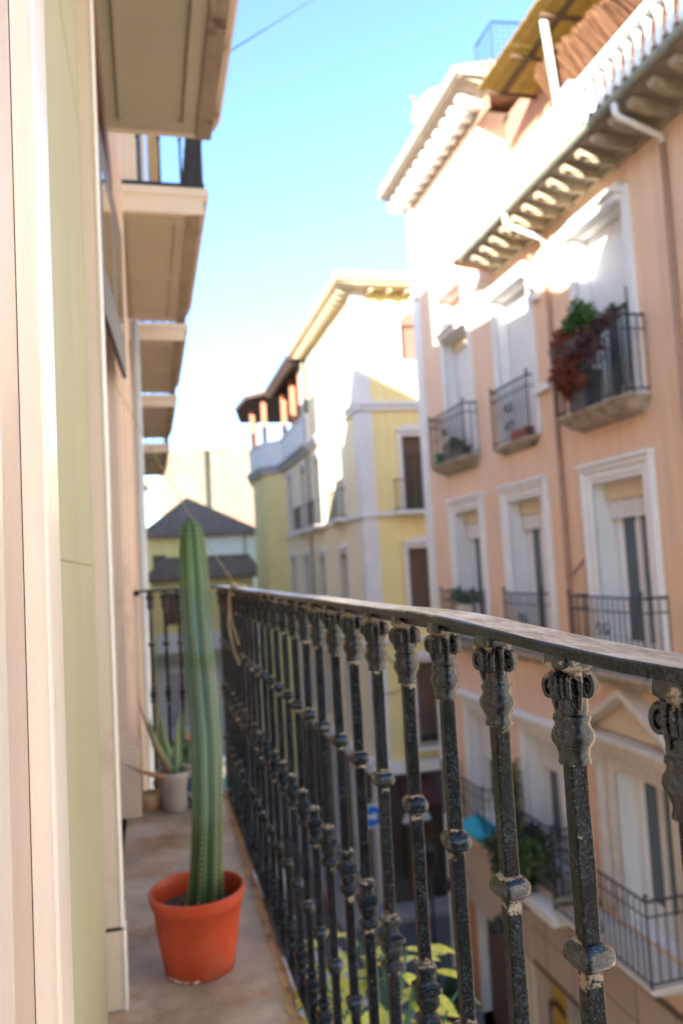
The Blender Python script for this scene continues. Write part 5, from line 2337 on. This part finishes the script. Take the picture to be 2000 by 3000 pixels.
# ================================================================== FAR END OF STREET
def hip(name, label, x0, x1, y0, y1, ze, za, ax, m_wall, m_roof, ridge_len=1.0, wall2=None):
    t = thing(name, label, 'house', ((x0 + x1) / 2, y0, GZ))
    off_ = Vector((-(x0 + x1) / 2, -y0, -GZ))
    b = B()
    b.box(x0 + .4, x1 - .4, y0 + .4, y1, GZ, ze - .02)
    o = b.obj('wall', m_wall, t)
    o.location = off_
    b = B()
    ym = (y0 + y1) / 2
    r0, r1 = (ax - ridge_len / 2, ym), (ax + ridge_len / 2, ym)
    b.add([(x0, y0, ze), (x1, y0, ze), (x1, y1, ze), (x0, y1, ze), (*r0, za), (*r1, za)], [(0, 1, 5, 4), (1, 2, 5), (2, 3, 4, 5), (3, 0, 4), (0, 3, 2, 1)])
    b.box(x0, x1, y0, y0 + .05, ze - .12, ze)
    o = b.obj('roof', m_roof, t)
    o.location = off_
    # rows of cover tiles up the front slope
    b = B()
    nn = int((x1 - x0) / .26)
    for i in range(nn):
        x = x0 + .13 + i * .26
        # top end on the hip or ridge line
        if x < r0[0]:
            f = (x - x0) / (r0[0] - x0)
        elif x > r1[0]:
            f = (x1 - x) / (x1 - r1[0])
        else:
            f = 1
        f = max(f, .02)
        p0 = Vector((x, y0 - .03, ze + .03))
        p1 = Vector((x, y0 + (ym - y0) * f, ze + (za - ze) * f + .03))
        b.tube([p0, p1], .085, 6)
    b.tube([(x0, y0, ze + .06), (*r0, za + .06)], .13, 6)
    b.tube([(x1, y0, ze + .06), (*r1, za + .06)], .13, 6)
    if ridge_len > .1:
        b.tube([(*r0, za + .06), (*r1, za + .06)], .13, 6)
    o = b.obj('tile_rows', m_roof, t)
    o['kind'] = 'stuff'
    o.location = off_
    return t, off_


t, of = hip('hipped_house', 'yellow and white house with an old dark hipped tile roof closing the street', -.6, 6.9, 49.5, 56.5, 2.42, 4.95, 2.55, M_yellow, M_tile_old, .05)
b = B()
b.box(2.9, 6.6, 49.80, 49.88, GZ, 2.35)
o = b.obj('white_wall', mat('bluish_white_render', (.78, .76, .75), .85, .05, 1), t)
o.location = of
b = B()
b.box(2.78, 3.25, 49.70, 49.79, -.6, 1.35)
o = b.obj('shutter', mat('maroon_shutter', (.16, .04, .03), .7, .1), t)
o.location = of
b = B()
b.tube([(5.9, 49.75, 2.3), (5.9, 49.75, .2)], .06, 6)
o = b.obj('drainpipe', M_grey, t)
o.location = of
b = B()
b.box(.2, 1.0, 49.86, 49.895, .2, 1.3)
o = b.obj('window', M_brownsh, t)
o.location = of
t, of = hip('low_house', 'lower tiled roof house in front of the hipped house at the street end', -.35, 5.9, 43.0, 47.5, -.2, .85, 3.2, M_yellow, M_tile_old, 4.6)
b = B()
b.box(.2, 5.4, 43.3, 43.38, GZ, -3.1)
o = b.obj('white_wall', mat('bluish_white_render', (.78, .76, .75)), t)
o.location = of
for x in (.8, 2.4, 3.8):
    b = B()
    b.box(x, x + .75, 43.32, 43.37, -2.6, -.9)
    o = b.obj('window', M_brownsh, t)
    o.location = of
    b = B()
    b.box(x, x + .9, 43.22, 43.29, -8.0, -5.2)
    o = b.obj('door', mat('dim_lilac_door', (.5, .46, .46), .7, .1), t)
    o.location = of
b = B()
b.box(.1, 5.6, 42.2, 43.3, -4.35, -4.1)
o = b.obj('canopy', M_slab, t)
o.location = of
# big pale wall
fw = thing('stone_building', 'big pale windowless stone building in full sun closing the view', 'building', (5.7, 82, GZ))
b = B()
b.box(-4.2, 9.5, 0, 12, 0, 12.85 - GZ)
b.obj('wall', M_far, fw)
rr = random.Random(14)
b = B()
for r_ in range(18):
    for c_ in range(12):
        x0 = -4.2 + c_ * 1.14 + (.57 if r_ % 2 else 0)
        z0 = 10.3 + r_ * .7
        if x0 + 1.1 < 9.4 and rr.random() < .8:
            b.box(x0, x0 + 1.11, -.03 - rr.random() * .03, -.001, z0, z0 + .67)
o = b.obj('stone_blocks', M_far, fw)
o['kind'] = 'stuff'
b = B()
b.tube([(.35, -.12, 12.8 - GZ), (.35, -.12, 0)], .26, 8)
b.obj('drainpipe', mat('rusty_black_pipe', (.06, .05, .04), .8, .2), fw)
b = B()
b.box(-4.3, 9.6, -.1, 12, 12.86 - GZ, 13.0 - GZ)
b.obj('coping', M_far, fw)
t, of = hip('tiled_house', 'sunlit terracotta roof of a house behind the hipped house, right side', 4.2, 12.5, 62, 69, 3.3, 4.9, 9.5, M_far, M_tile, 3.5)
t, of = hip('distant_house', 'small sunlit house glimpsed beyond the left row of buildings', -3.2, .15, 64, 70, 7.4, 8.0, -1.5, M_far, M_tile, 1)

# thin overhead wire
b = B()
pts = [Vector((.40, 3.15, 2.18)).lerp(Vector((3.0, 11.96, 9.37)), t / 10) for t in range(11)] + [Vector((3.0, 11.96, 9.37)).lerp(Vector((11.5, 12.5, 12.6)), t / 4) for t in range(1, 5)]
b.tube(pts, .0035, 5)
o = b.obj('overhead_cable', M_iron, None)
tag(o, 'thin overhead cable crossing the blue sky at the top', 'cable')
